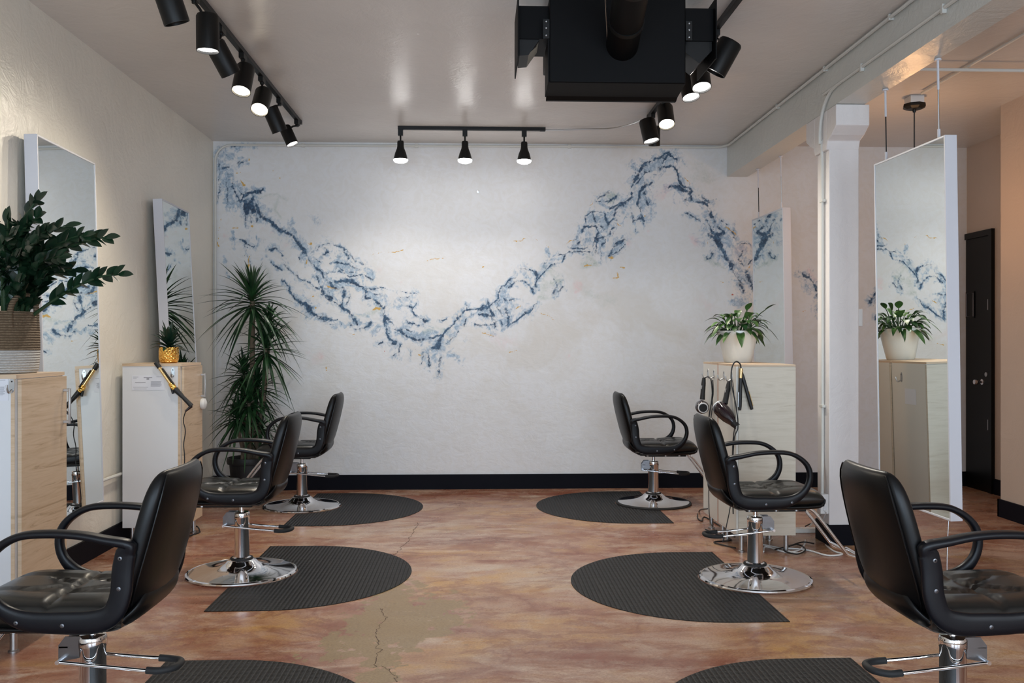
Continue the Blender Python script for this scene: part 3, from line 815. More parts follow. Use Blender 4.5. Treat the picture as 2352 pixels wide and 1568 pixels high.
def flare(px, d, label):
    x = onY(px, 300, ya).x; t = thing('spotlight', label, 'spotlight', (x, ya, ZT), 0, 'flared spotlights on the short track'); d = Vector(d).normalized()
    MB().box(-.022, .022, -.017, .017, -.055, -.001).build('adapter', M['black_metal'], t, smooth=False)
    piv = Vector((0,0,-.11)); MB().tube([(0,0,-.05), (-.006 if d.x else 0,0,-.08), piv], .008, 8).build('stem', M['black_metal'], t)
    mt = axis_mtx(piv-d*.01, d)
    MB().lathe([(0,0),(.026,.002),(.030,.015),(.030,.05),(.034,.07),(.050,.11),(.060,.15),(.062,.17),(.056,.17),(.05,.155),(0,.15)], 32, mt).build('housing', M['black_metal'], t)
    MB().lathe([(0,.150),(.048,.150),(.0655,.172),(.058,.188),(.03,.200),(0,.202)], 28, mt).build('lens', E_S, t)
    spot_lamp('spot_beam', Vector((x, ya, ZT))+piv+d*.21, d+Vector((0,-.05,0)), 20, (1,.97,.95), 120)
flare(920, (-.0,.05,-.95), 'leftmost small flared spotlight on the short track, tilted aside')
flare(1068, (0,0,-1), 'middle small flared spotlight on the short track')
flare(1204, (.0,.03,-1), 'rightmost small flared spotlight on the short track')
# ------------------------------------------------------------------ unit heater
hy = 4.8; hx0, hx1 = onY(1262,0,hy).x, onY(1575,0,hy).x; hz = onY(1400,190,hy).z
ht = thing('unit_heater', 'large black box heater hanging from the ceiling with side louvres and flue pipe', 'heater', (hx0, hy, hz))
Wd = hx1-hx0; Hh = ZC-.08-hz
MB().box(0, Wd, 0, .2, 0, Hh).box(.02, Wd-.02, .2, .75, .26, Hh).build('cabinet', M['sheet_metal'], ht, bevel=.006)
MB().prism([(0,.003,-.001),(0,.20,-.006),(0,.235,-.006),(0,.26,-.034),(0,.235,-.034),(0,.2,-.02)], (Wd,0,0)).prism([(-.008,0,0),(-.008,.22,-.02),(-.008,.22,Hh*.5),(-.008,0,Hh*.5)], (.008,0,0)).build('bottom_pan', M['sheet_metal'], ht, smooth=False)
for sx in (0, 1):
    f = (lambda a: -a) if sx == 0 else (lambda a: Wd+a)
    q = MB(); xs = sorted((f(0), f(.165))); q.box(*xs, .05, .35, .25, .43)
    q.build('duct_collar', M['sheet_metal'], ht, smooth=False)
    xs = sorted((f(.165), f(.172))); MB().box(*xs, .0, .42, .14, .47).build('end_plate', M['sheet_metal'], ht, smooth=False)
    MB().prism([(f(.16),.06,.25), (f(.05),.06,.25), (f(.11),.06,.165), (f(.16),.06,.16)] if sx == 0 else [(f(.16),.06,.25), (f(0),.06,.25), (f(.0),.06,.20), (f(.09),.06,.13), (f(.16),.06,.2)], (0,.22,0)).build('deflector', M['black_metal'], ht, smooth=False)
    xs = sorted((f(0), f(.035))); q = MB().box(*xs, -.004, .0, .235, .34); q.build('bracket', M['black_metal'], ht, smooth=False)
    for zz in (.25, .29, .325): MB().lathe([(0,0),(.006,0),(.004,.004),(0,.004)], 10, axis_mtx((f(.018), -.004, zz), (0,-1,0))).build('bolt', M['steel'], ht)
fp = [Vector((.40, .05, .20)), Vector((.34, -.75, .32)), Vector((.32, -1.25, .36)), Vector((.32, -1.45, .42)), Vector((.32, -1.5, Hh+.07))]
MB().tube(smooth_path(fp, 8), .088, 32).build('flue_pipe', M['sheet_metal'], ht)
for k in (.35, .8):
    a = fp[0].lerp(fp[1], k); MB().tube([a, a.lerp(fp[1], .02)+Vector((0,-.02,.004))], .092, 32).build('flue_ring', M['black_metal'], ht)
MB().tube([(.245,-.35,.36+.12),(.31,-.05,.20)], .004, 8).build('brace_rod', M['steel'], ht)
for x in (.06, Wd-.06): MB().tube([(x,.4,Hh-.01),(x,.4,ZC-hz-.001)], .006, 8).build('hanger_rod', M['steel'], ht)
# ------------------------------------------------------------------ styling chair
def make_chair(label):
    t = thing('styling_chair', label, 'chair', group='black styling chairs')
    def loft(rings, seg=48, pw=3.2):
        vs = []; fs = []
        for (z, xc, hw, ht_, cv) in rings:
            for k in range(seg):
                th = 2*PI*k/seg; c_, s_ = math.cos(th), math.sin(th)
                a = math.copysign(abs(c_)**(2/pw), c_); b = math.copysign(abs(s_)**(2/pw), s_)
                y = hw*a; vs.append((xc + ht_*b + cv*y*y, y, z))
        n = len(rings); fs = [(i*seg+k, i*seg+(k+1)%seg, (i+1)*seg+(k+1)%seg, (i+1)*seg+k) for i in range(n-1) for k in range(seg)]
        fs += [tuple(range(seg))[::-1], tuple((n-1)*seg+k for k in range(seg))]
        q = MB(); q.add(vs, fs); return q
    # backrest
    z0, z1_, N = .515, .995, 30; rings = []
    for i in range(N+1):
        s = -math.cos(PI*i/N); zt = (s+1)/2; z = z0+(z1_-z0)*zt
        e = (1-abs(s)**3.4)**(1/3.4) if abs(s) < 1 else 0
        W = (.252-.030*zt) ; hw = W*(.48+.52*e) if s < 0 else W*(.60+.40*e)
        hw = max(hw, .03); th = .043*(max(0, 1-abs(s)**5))**.5+.0015
        rings.append((z, -.215-.125*zt+.03*(zt-.4)**2, hw, th, .55))
    loft(rings, pw=3.6).build('backrest', M['vinyl'], t)
    # seam piping round the rear edge
    def bk(zt, sgn, off=-.036):
        s = zt*2-1; e = (1-abs(s)**3.4)**(1/3.4); W = (.252-.030*zt); hw = W*(.48+.52*e) if s < 0 else W*(.60+.40*e)
        hw -= .010; th = .043*(1-abs(s)**5)**.5
        return Vector((-.215-.125*zt+.03*(zt-.4)**2 - th*.80 + .55*hw*hw, sgn*hw, z0+(z1_-z0)*zt))
    pp = [bk(.04+.93*i/16, -1) for i in range(17)] + [bk(.97-.93*i/16, 1) for i in range(17)]
    top = [bk(.97, 1)]
    MB().tube(pp, .0032, 6).build('piping', M['vinyl'], t)
    # seat cushion (quilted)
    nx, ny = 44, 40; vs = []; fs = []
    x0, x1, hy_ = -.20, .345, .238
    seams = [((-.20,0),(.345,0)), ((-.03,-.24),(-.03,.24)), ((.14,-.24),(.14,.24)), ((-.20,-.13),(.14,-.13)), ((-.20,.13),(.14,.13))]
    seams = [((.05,-.238),(.05,.238)), ((-.2,-.10),(.30,-.10)), ((-.2,.10),(.30,.10)), ((.05,-.10),(-.12,0)), ((.05,.10),(-.12,0)), ((.2,-.1),(.05,0)), ((.2,.1),(.05,0))]
    def dseg(x, y, a, b):
        ax, ay = a; bx, by = b; L = (bx-ax)**2+(by-ay)**2; k = max(0, min(1, ((x-ax)*(bx-ax)+(y-ay)*(by-ay))/L)); return math.hypot(x-ax-k*(bx-ax), y-ay-k*(by-ay))
    def top_z(x, y):
        u = 2*(x-x0)/(x1-x0)-1; v_ = y/hy_
        e = (max(0, 1-abs(v_)**6))**.5 * (max(0, 1-abs(u)**(7 if u < 0 else 5)))**.5
        d_ = min(dseg(x, y, a, b) for a, b in seams)
        h = .515 + .062*e - .017*math.exp(-(d_/.009)**2)*e - .012*(1-v_*v_)*(1-(u+.2)**2) + .012*max(0, u)*e
        return h
    for i in range(nx+1):
        for j in range(ny+1):
            u = -math.cos(PI*i/nx); v_ = -math.cos(PI*j/ny); r = 1
            x = (x0+x1)/2+(x1-x0)/2*u; y = hy_*v_
            k = max(0, u)**3*.05; vs.append((x, y*(1-k*abs(v_)), top_z(x, y)))
    for i in range(nx):
        for j in range(ny):
            a = i*(ny+1)+j; fs.append((a, a+1, a+ny+2, a+ny+1))
    # skirt + bottom
    rim = [i*(ny+1) for i in range(nx+1)] + [nx*(ny+1)+j for j in range(1, ny+1)] + [i*(ny+1)+ny for i in range(nx-1, -1, -1)] + [j for j in range(ny-1, 0, -1)]
    b0 = len(vs)
    for r_ in rim:
        x, y, z = vs[r_]; vs.append((.07+(x-.07)*.98, y*.97, .478))
    n = len(rim)
    for k in range(n): fs.append((rim[k], rim[(k+1)%n], b0+(k+1)%n, b0+k))
    fs.append(tuple(b0+k for k in range(n)))
    q = MB(); q.add(vs, fs); q.build('seat', M['vinyl_seat'], t, angle=80)
    # shell: tub under seat rising behind the back
    rings = []
    sh = MB(); vs = []; fs = []; prof = [(-.250,.575),(-.256,.55),(-.246,.52),(-.215,.487),(-.17,.462),(-.12,.452),(.15,.452),(.30,.458),(.330,.470),(.338,.485),(.339,.495)]
    hw_ = [.13,.165,.195,.218,.232,.238,.24,.24,.235,.23,.225]
    pa = smooth_path([(a, 0, b) for a, b in prof], 4); ww = []
    for i in range(len(pa)):
        f_ = i/4; k = min(int(f_), len(hw_)-2); ww.append(hw_[k]+(hw_[k+1]-hw_[k])*(f_-k))
    seg = 16
    for pnt, wv in zip(pa, ww):
        for j in range(seg+1):
            v_ = -1+2*j/seg; vs.append((pnt.x + (.014 if pnt.x < -.2 else 0)*abs(v_)**4, wv*v_, pnt.z + .025*abs(v_)**6))
    for i in range(len(pa)-1):
        for j in range(seg): a = i*(seg+1)+j; fs.append((a, a+1, a+seg+2, a+seg+1))
    sh.add(vs, fs); sh.build('seat_shell', M['vinyl'], t, solid=.012)
    MB().box(-.10, .26, -.15, .15, .435, .452).box(-.14,-.10,-.13,.13,.44,.455).build('mounting_plate', M['black_metal'], t, bevel=.004)
    # armrests: closed loop sweeps
    for sy in (-1, 1):
        key = [(-.232,.762,.017,.024),(-.16,.778,.014,.026),(-.07,.795,.013,.027),(.03,.800,.013,.026),(.12,.793,.013,.024),(.185,.762,.014,.022),(.228,.715,.015,.020),(.240,.655,.016,.019),(.222,.595,.018,.018),(.175,.545,.024,.017),
               (.10,.512,.034,.015),(-.02,.505,.038,.015),(-.12,.508,.040,.015),(-.178,.535,.036,.015),(-.205,.60,.036,.015),(-.212,.68,.036,.015),(-.222,.735,.034,.017)]
        path = smooth_path([(a, sy*.258, b) for a, b, _, _ in key], 5, True)
        rr = []
        for i in range(len(path)):
            f_ = i/5; k = int(f_); g_ = f_-k; A = key[k % len(key)]; B = key[(k+1) % len(key)]; rr.append((A[2]+(B[2]-A[2])*g_, A[3]+(B[3]-A[3])*g_))
        ar = MB().tube(path, rr, 14, closed=True, side=(0,1,0), pw=2.8).build('armrest', M['plastic'], t, angle=60)
        for (bx, bz) in ((-.208,.72), (-.204,.62), (-.02,.50), (.13,.51)):
            MB().lathe([(0,0),(.007,0),(.007,.002),(.003,.003),(.003,.001),(0,.001)], 14, axis_mtx((bx, sy*.2722, bz), (0,sy,0))).build('screw', M['dark_screw'], ar)
    # piston, column, base
    MB().tube([(0,0,.35),(0,0,.452)], .0135, 20).tube([(0,0,.425),(0,0,.452)], .032, 20).build('piston', M['chrome'], t)
    MB().lathe([(0,.09),(.062,.09),(.064,.098),(.05,.104),(.046,.106),(.046,.34),(.048,.345),(.048,.375),(.044,.383),(.018,.385),(0,.385)], 40).build('column', M['chrome'], t)
    MB().lathe([(0,.094),(.075,.090),(.085,.084),(.10,.068),(.14,.046),(.20,.031),(.27,.022),(.315,.019),(.320,.008),(.318,.001),(0,.001)], 72).build('base', M['chrome'], t)
    MB().lathe([(.316,.001),(.334,.001),(.337,.008),(.333,.016),(.322,.020),(.316,.017)], 72, cap=False).build('base_ring', M['chrome'], t)
    MB().lathe([(.05,.088),(.070,.088),(.068,.10),(.05,.102)], 32, cap=False).build('base_collar', M['rubber'], t)
    # pump bracket and foot pedal
    MB().prism([(.03,-.03,.385),(.085,-.03,.385),(.108,-.03,.355),(.108,-.03,.295),(.03,-.03,.31)], (0,.006,0)).prism([(.03,.024,.385),(.085,.024,.385),(.108,.024,.355),(.108,.024,.295),(.03,.024,.31)], (0,.006,0)).box(.075,.106,-.03,.03,.345,.35).build('pump_bracket', M['bracket'], t, smooth=False)
    MB().tube([(.096,-.065,.305),(.096,.065,.305)], .008, 10).build('pivot', M['chrome'], t)
    pd = MB().tube(smooth_path([(.096,-.058,.305),(-.10,-.06,.285),(-.25,-.062,.272),(-.30,-.03,.272)], 5), .006, 10).tube(smooth_path([(.096,.058,.305),(-.10,.06,.285),(-.25,.062,.272),(-.30,.03,.272)], 5), .006, 10).tube([(-.30,-.03,.272),(-.30,.03,.272)], .006, 10).build('foot_pedal', M['chrome'], t)
    MB().tube(smooth_path([(-.215,-.062,.275),(-.262,-.060,.272),(-.305,-.03,.274),(-.305,.03,.274),(-.262,.060,.272),(-.215,.062,.275)], 5), .0125, 12).build('pedal_grip', M['rubber'], pd)
    # footrest
    fr = MB()
    for sy in (-1, 1): fr.tube(smooth_path([(.22,sy*.11,.462),(.30,sy*.11,.44),(.36,sy*.11,.38),(.50,sy*.11,.20),(.535,sy*.11,.165),(.62,sy*.11,.145)], 5), .010, 12)
    fr.tube([(.505,-.11,.195),(.505,.11,.195)], .009, 10).tube([(.62,-.14,.145),(.62,.14,.145)], .013, 12)
    fr.build('footrest', M['chrome'], t)
    for (bx, by) in ((.2,.15),(.2,-.15),(-.08,-.15),(.08,-.15)): MB().lathe([(0,.428),(.012,.428),(.012,.436),(0,.436)], 8, Matrix.Translation((bx,by,.012))).build('bolt', M['steel'], t)
    return t
ch = make_chair('black styling chair nearest on the left, cut by the left edge')
def place(o, x, y, rz): o.location = (x, y, 0); o.rotation_euler = (0,0,rz)
pedal_only = ('foot_pedal', 'pump_bracket', 'pivot')
spec = [(-1.385, 3.25, PI-.01, None), (-1.47, 5.59, PI, 'black styling chair in the middle of the left row, before the mirror and cabinet'),
        (-1.54, 7.84, PI, 'farthest black styling chair of the left row, beside the tall dracaena'),
        (1.70, 3.12, 0, 'black styling chair nearest on the right, cut by the right edge'),
        (1.68, 5.33, 0, 'black styling chair in the middle of the right row, before the ash cabinet'),
        (1.565, 7.88, 0, 'farthest black styling chair of the right row, with a black rubber base ring')]
chairs = [ch]
for s in spec[1:]: chairs.append(copy_thing(ch, (s[0], s[1], 0), s[2], s[3]))
place(ch, *spec[0][:3])
ringmat = M['rubber']
for i in (5,):
    for c_ in chairs[i].children:
        n_ = c_.name.split('.')[0]
        if n_ == 'base_ring': c_.data = c_.data.copy(); c_.data.materials[0] = M['rubber']; c_['label'] = 'black rubber base ring'
        if n_ in pedal_only: c_.rotation_euler = (0,0,PI-.1)
# ------------------------------------------------------------------ floor mats
def mat_obj(x, y, sgn, label, ox=0, oy=0):
    R, st, r, h = .76, .285, .341, .017
    o2 = []
    for i in range(49):
        a = -PI/2+PI*i/48; o2.append((-(st+R*math.cos(a)), R*math.sin(a)))
    a0 = math.acos(-ox/r)      # where the cut-out circle meets the straight edge
    inn = [(ox+r*math.cos(a0+(2*PI-2*a0)*i/30), oy+r*math.sin(a0+(2*PI-2*a0)*i/30)) for i in range(31)]
    inn[0] = (0, inn[0][1]); inn[-1] = (0, inn[-1][1])
    poly = [(0,-R)] + o2 + [(0,R)] + inn      # ends at (0,-r)
    bm = bmesh.new(); vv = [bm.verts.new((a, b, h)) for a, b in poly]; f_ = bm.faces.new(vv)
    bmesh.ops.recalc_face_normals(bm, faces=bm.faces)
    ins = bmesh.ops.inset_region(bm, faces=[f_], thickness=.02)
    for v_ in vv: v_.co.z = .003
    ext = bmesh.ops.extrude_edge_only(bm, edges=[e for e in bm.edges if e.is_boundary])
    for g_ in ext['geom']:
        if isinstance(g_, bmesh.types.BMVert): g_.co.z = .0
    bmesh.ops.triangulate(bm, faces=[f for f in bm.faces if len(f.verts) > 4]); bmesh.ops.recalc_face_normals(bm, faces=bm.faces)
    me = bpy.data.meshes.new('floor_mat'); bm.to_mesh(me); bm.free(); me.materials.append(M['mat'])
    o = bpy.data.objects.new('floor_mat', me); C.objects.link(o); o.location = (x, y, .0005); o.rotation_euler = (0,0, PI if sgn < 0 else 0)
    return tag(o, label, 'floor mat', 'black half-round floor mats')
mat_obj(-1.40, 3.29, -1, 'black half-round rubber mat at the bottom left edge behind the nearest left chair', .02, .04)
mat_obj(-1.46, 5.55, -1, 'black half-round rubber mat beside the middle left chair', .01, -.04)
mat_obj(-1.525, 7.755, -1, 'black half-round rubber mat at the far left chair near the mural', .015, -.085)
mat_obj(1.69, 3.21, 1, 'black half-round rubber mat at the bottom right edge behind the nearest right chair', .01, -.09)
mat_obj(1.60, 5.26, 1, 'black half-round rubber mat beside the middle right chair', .08, .07)
mat_obj(1.555, 7.76, 1, 'black half-round rubber mat at the far right chair near the mural', .01, .12)
# ------------------------------------------------------------------ mirrors
def mirror(name, label, X, ya_, yb_, z0, z1, tilt, side, fmat, cables=False, yaw=0):
    # local: glass faces side*X (+1: right, -1: left), origin at top centre; tilt = offset of the bottom along +X
    H = z1-z0; Wm = yb_-ya_; t = thing(name, label, 'mirror', (X, (ya_+yb_)/2, z1))
    t.rotation_euler = (0, -math.atan2(tilt, H), yaw); th = .072; fw = .012
    x0, x1 = sorted((0, -side*th))
    q = MB().box(x0, x1, -Wm/2, -Wm/2+fw, -H, 0).box(x0, x1, Wm/2-fw, Wm/2, -H, 0).box(x0, x1, -Wm/2+fw, Wm/2-fw, -fw, 0).box(x0, x1, -Wm/2+fw, Wm/2-fw, -H, -H+fw)
    q.build('frame', fmat, t, bevel=.002)
    gx = -side*.004; xs = sorted((gx, gx-side*.005))
    MB().box(*xs, -Wm/2+fw, Wm/2-fw, -H+fw, -fw).build('mirror_glass', M['mirror'], t, smooth=False)
    xs = sorted((gx-side*.006, gx-side*.02)); MB().box(*xs, -Wm/2+fw, Wm/2-fw, -H+fw, -fw).build('back_panel', M['laminate'], t, smooth=False)
    if cables:
        for yy in (-Wm*.38+.02, Wm*.38):
            xc = -side*th*.5
            MB().tube([(xc, yy, -.001), (xc, yy, .06)], .009, 10).build('cable_fitting', M['frame'], t)
            MB().tube([(xc, yy, .06), (xc, yy, 3.079-z1-.18)], .004, 8).build('hanging_cable', M['black_metal'] if yy > 0 else M['steel'], t)
            MB().tube([(xc, yy, 3.079-z1-.18), (xc, yy, 3.079-z1-.004)], .007, 8).tube([(xc, yy, 3.079-z1-.012), (xc, yy, 3.079-z1-.002)], .02, 12).build('cable_anchor', M['frame'], t)
    else:
        for yy in (-Wm*.3, Wm*.3):
            MB().tube([(-th*side, yy, -.12), (XL-X+.004, yy, -.12)], .008, 8).build('wall_bracket', M['steel'], t)
    return t
m1 = onX(107, 318, -2.47); mirror('wall_mirror', 'tall mirror on the left wall behind the basket plant', -2.475, 5.06, 5.88, .40, 2.60, .055, 1, M['frame'], yaw=.03)
mirror('wall_mirror', 'tall leaning mirror on the left wall behind the small gold pot', -2.465, 7.00, 7.72, .36, 2.555, .11, 1, M['frame'], yaw=.03)
mirror('hanging_mirror', 'near tall mirror hung on cables from the beam, right of the column', 2.625, 4.93, 5.77, .42, 2.61, .035, -1, M['frame'], True, .035)
mirror('hanging_mirror', 'far tall mirror hung on cables behind the white pot plant', 2.63, 7.62, 8.40, .42, 2.61, .035, -1, M['frame'], True, .035)
cable('floor_cable', [(2.70, 5.0, .42), (2.68, 4.98, .2), (2.67, 4.96, .002)], .0025, M['steel'], 'thin steel cable from the near hanging mirror down to the floor', 'cable')
# ------------------------------------------------------------------ cabinets
def cabinet(label, x0, x1, y0, y1, door, bodymat, woodmat, z0=.12, z1=1.285, handle=True):
    t = thing('storage_cabinet', label, 'cabinet', (x0, y0, 0)); W, D = x1-x0, y1-y0; e = .018
    if door == '+X':
        MB().box(0, W-e-.002, 0, D, z0, z1-.018).build('body', bodymat, t, smooth=False)
        MB().box(W-e*2, W-e-.001, -.002, 0, z0, z1-.018).build('edge_strip', woodmat, t, smooth=False)
        dr = MB().box(W-e, W, .022, D, z0, z1-.022).build('door', woodmat, t, smooth=False)
        MB().box(0, W-e*.6, -.004, D+.002, z1-.018, z1).build('top_board', woodmat, t, smooth=False)
        if handle:
            y = D-.035; MB().box(W, W+.03, y-.006, y+.006, 1.185, 1.20).box(W, W+.03, y-.006, y+.006, 1.025, 1.04).box(W+.026, W+.036, y-.007, y+.007, 1.022, 1.203).build('handle', M['steel'], dr, bevel=.002)
    else:
        MB().box(0, W, e+.002, D, z0, z1-.014).build('body', bodymat, t, smooth=False)
        MB().box(0, .014, .0, e, z0, z1-.014).build('edge_strip', bodymat, t, smooth=False)
        MB().box(.016, W, 0, e, z0, z1-.018).build('door', woodmat, t, smooth=False)
        MB().box(0, W, -.0, D, z1-.014, z1).build('top_board', M['wood'], t, smooth=False)
    for a in (.05, W-.05):
        for b in (.05, D-.05): MB().tube([(a,b,z0),(a,b,.012)], .016, 16).lathe([(0,.0),(.024,.0),(.024,.008),(.016,.012),(0,.012)], 16, Matrix.Translation((a,b,.0005))).build('leg', M['steel'], t)
    return t
CZ = 1.285
cabinet('white cabinet with light wood door at the left edge under the basket plant', -2.53, -2.10, 4.15, 4.62, '+X', M['laminate'], M['wood'])
cabinet('white cabinet with light wood door on the left, holding the curling iron', -2.52, -2.095, 6.40, 6.84, '+X', M['laminate'], M['wood'])
cabinet('pale ash cabinet on the right with hooks, dryers and flat iron', 1.755, 2.165, 5.98, 6.43, '-Y', M['cream_lam'], M['wood_pale'])
cabinet('white cabinet directly behind the pale ash cabinet under the white pot', 1.755, 2.165, 6.445, 6.86, '-Y', M['cream_lam'], M['wood_pale'])
o = MB().box(1.7535, 1.7545, 6.431, 6.444, .12, 1.28).build('gap_strip', M['copper'], smooth=False); tag(o, 'thin copper coloured strip in the gap between the two right cabinets', 'strip')
def hook(X, Y, Z, n, label, r=1):
    t = thing('coat_hook', label, 'hook', (X, Y, Z), 0); n = Vector(n)
    s = n.cross(Vector((0,0,1)))
    pl = [Vector((0,0,0))+s*.013*math.cos(a)+Vector((0,0,.035*math.sin(a))) for a in [2*PI*i/20 for i in range(20)]]
    MB().prism(pl, n*.003).build('backplate', M['steel'], t, smooth=False)
    MB().tube(smooth_path([n*.003+Vector((0,0,-.02)), n*.03+Vector((0,0,-.032)), n*.042+Vector((0,0,-.015)), n*.045+Vector((0,0,.004))], 5), .0045, 8).build('prong', M['steel'], t)
    for z in (.018,): MB().lathe([(0,0),(.004,0),(.003,.002),(0,.002)], 8, axis_mtx(n*.003+Vector((0,0,z)), n)).build('screw', M['black_metal'], t)
    return t
p = onY(27, 885, 4.146); hook(p.x, 4.146+.003, p.z, (0,-1,0), 'metal hook on the white face of the left edge cabinet')
p = onY(397, 855, 6.397); hook(p.x, 6.397+.003, p.z, (0,-1,0), 'metal hook behind the curling iron on the second left cabinet')
for i, (yy, lb) in enumerate(((6.72, 'farthest metal hook on the white cabinet side, holding the round dryer'), (6.55, 'metal hook on the white cabinet side between the two hair dryers'), (6.28, 'metal hook on the ash cabinet side, holding the angled dryer'), (6.08, 'nearest metal hook on the ash cabinet side by the flat iron'))):
    hook(1.755, yy, 1.20, (-1,0,0), lb)
hook(2.165, 6.3, 1.17, (1,0,0), 'metal hook on the back side of the ash cabinet, seen in the mirror')
# papers
def paper(x0, x1, Y, z0, z1, label, dirn=-1):
    t = thing('license_card', label, 'certificate', ((x0+x1)/2, Y, (z0+z1)/2)); W, H = x1-x0, z1-z0
    MB().box(-W/2, W/2, 0, .0015, -H/2, H/2).build('sheet', M['paper'], t, smooth=False)
    q = MB(); r2 = random.Random(3)
    def bar(a, b, z, h): q.box(-W/2+a*W, -W/2+b*W, -.0006, -.0001, -H/2+z*H, -H/2+(z+h)*H)
    bar(.04, .2, .88, .02); bar(.04,.15,.80,.02); bar(.36,.62,.84,.045); bar(.45,.53,.72,.1); bar(.75,.93,.90,.02)
    bar(.1,.42,.5,.035); bar(.04,.3,.2,.02); bar(.06,.45,.08,.02); bar(.3,.5,.2,.02)
    for k in range(11): bar(.58, .92-.05*(r2.random()), .60-.035*k, .014)
    q.build('print', M['ink'], t, smooth=False)
a, b = onY(303, 896, 6.3985), onY(378, 862, 6.3985); paper(a.x, b.x, 6.3975, a.z, b.z, 'small printed license card on the second left cabinet')
a, b = onY(-70, 920, 4.1485), onY(19, 868, 4.1485); paper(a.x, b.x, 4.1475, a.z, b.z, 'printed license sheet at the left edge on the near cabinet')
o = MB().box(2.166, 2.1675, 6.12, 6.26, .98, 1.09).build('license_card', M['paper'], smooth=False); tag(o, 'printed card on the ash cabinet back side, visible in the near hanging mirror', 'certificate')
# curling iron on cabinet 2
yi = 6.365
def P(px, py, y=yi): return onY(px, py, y)
ci = thing('curling_iron', 'gold and black curling iron hanging on the second left cabinet', 'curling iron', P(395, 880)); o0 = Vector(ci.location)
a, b = P(358, 832)-o0, P(396, 886)-o0
MB().tube([a, a.lerp(b,.22)], .0165, 20).build('cool_tip', M['cloth'], ci)
MB().tube([a.lerp(b,.22), b], .0125, 20).build('barrel', M['gold_metal'], ci)
MB().tube([a.lerp(b,.3)+Vector((.013,-.006,.008)), b+Vector((.015,-.01,.01))], .006, 8).build('clamp', M['cloth'], ci)
c_ = P(402, 893)-o0; MB().tube([b.lerp(a,.12), b, c_], [.017,.021,.017], 20).build('collar', M['gold'], ci)
e_ = P(440, 932)-o0; MB().tube([c_, c_.lerp(e_,.12), c_.lerp(e_,.5), e_], [.020,.019,.014,.0165], 20).build('grip', M['cloth'], ci)
MB().tube([P(392,884)-o0, P(398,904)-o0], .009, 10).build('lever', M['cloth'], ci)
MB().tube([e_, P(426, 944)-o0], [.012,.007], 14).build('cord_joint', M['purple'], ci)
MB().tube(smooth_path([P(427,943)-o0, P(421,965,6.38)-o0, P(426,990,6.39)-o0, P(422,1020,6.39)-o0, P(424,1060,6.39)-o0, P(418,1150,6.39)-o0, P(440,1215,6.3)-o0], 6), .0035, 8).build('cord', M['cloth'], ci)
# white round device on the far edge
o = MB().lathe([(0,0),(.040,0),(.044,.012),(.040,.028),(.022,.036),(0,.038)], 32, axis_mtx((-2.094, 6.815, .972), (1,-.0,0))).build('round_dial', M['white_plastic']); tag(o, 'small white round dial on the wood door of the second left cabinet', 'dial')
# ------------------------------------------------------------------ gold pot with plant
g0 = onY(388, 831, 6.60); g0.z = CZ+.001; gp = thing('small_potted_plant', 'small dark leafy plant in a dimpled gold pot on the second left cabinet', 'potted plant', g0)
MB().lathe([(0,0),(.052,0),(.062,.006),(.070,.03),(.071,.075),(.068,.115),(.063,.116),(.062,.10),(0,.098)], 40).build('pot', M['gold'], gp)
q = MB(); r2 = random.Random(4)
for i in range(34):
    a = i*2.4; el = .25+1.15*(i/34); L = .13+.07*r2.random()
    d = Vector((math.cos(a)*math.cos(el), math.sin(a)*math.cos(el), math.sin(el)))
    q.leaf((.01*math.cos(a), .01*math.sin(a), .10+.05*(i/34)), d, (0,0,1), L, .034, .35*(1-i/34)+.1, 6, .4)
q.build('foliage', M['succ'], gp); MB().lathe([(0,.09),(.06,.09),(.06,.102),(0,.103)], 24).build('soil', M['soil'], gp)
# ------------------------------------------------------------------ basket with ZZ plant
bx = thing('basket_planter', 'woven brown and white rope basket with dark leafy plant on the left edge cabinet', 'potted plant', (-2.325, 4.39, CZ+.001))
def bring(z): return .178+.008*math.sin(z*9)
nz = 10
MB().lathe([(0,0),(.168,0),(.176,.01)] + [(bring(.01+.10*i/6), .01+.10*i/6) for i in range(1, 7)], 48, cap=False).build('basket_base', M['rope_white'], bx)
MB().lathe([(bring(.11)+.001,.11)] + [(bring(.11+.18*i/8)-.004*(i/8), .11+.18*i/8) for i in range(1, 9)] + [(.170,.296),(.163,.29),(.160,.2)], 48, cap=False).build('basket_wall', M['rope_brown'], bx)
for ac in (-.30, PI-.30):
    MB().tube(smooth_path([Vector((.174*math.cos(ac+u), .174*math.sin(ac+u), z)) for u, z in ((-.46,.22),(-.47,.30),(-.36,.350),(-.12,.375),(.12,.375),(.36,.350),(.47,.30),(.46,.22))], 6), .013, 12).build('handle', M['rope_brown'], bx)
MB().lathe([(0,.24),(.16,.24),(.16,.25),(0,.25)], 24).build('soil', M['soil'], bx)
st = MB(); lf = MB(); r2 = random.Random(11); b0 = Vector(bx.location)
ends = [(85,462,4.35,1), (242,545,4.35,2), (273,630,4.25,3), (60,520,4.3,1), (150,520,4.45,2), (20,500,4.2,0), (-40,480,4.4,0), (10,560,4.25,0), (120,570,4.3,2), (170,620,4.4,2), (-60,560,4.35,0), (40,590,4.15,0), (140,590,4.2,2), (-30,630,4.3,0), (90,600,4.1,1), (160,560,4.5,2), (60,560,4.5,0), (0,620,4.15,0), (110,530,4.2,1), (85,500,4.25,1), (190,540,4.3,2), (30,540,4.1,0), (-10,510,4.3,0), (75,560,4.05,1), (100,640,4.15,2), (50,650,4.1,0), (0,590,4.1,0), (135,610,4.35,2)]
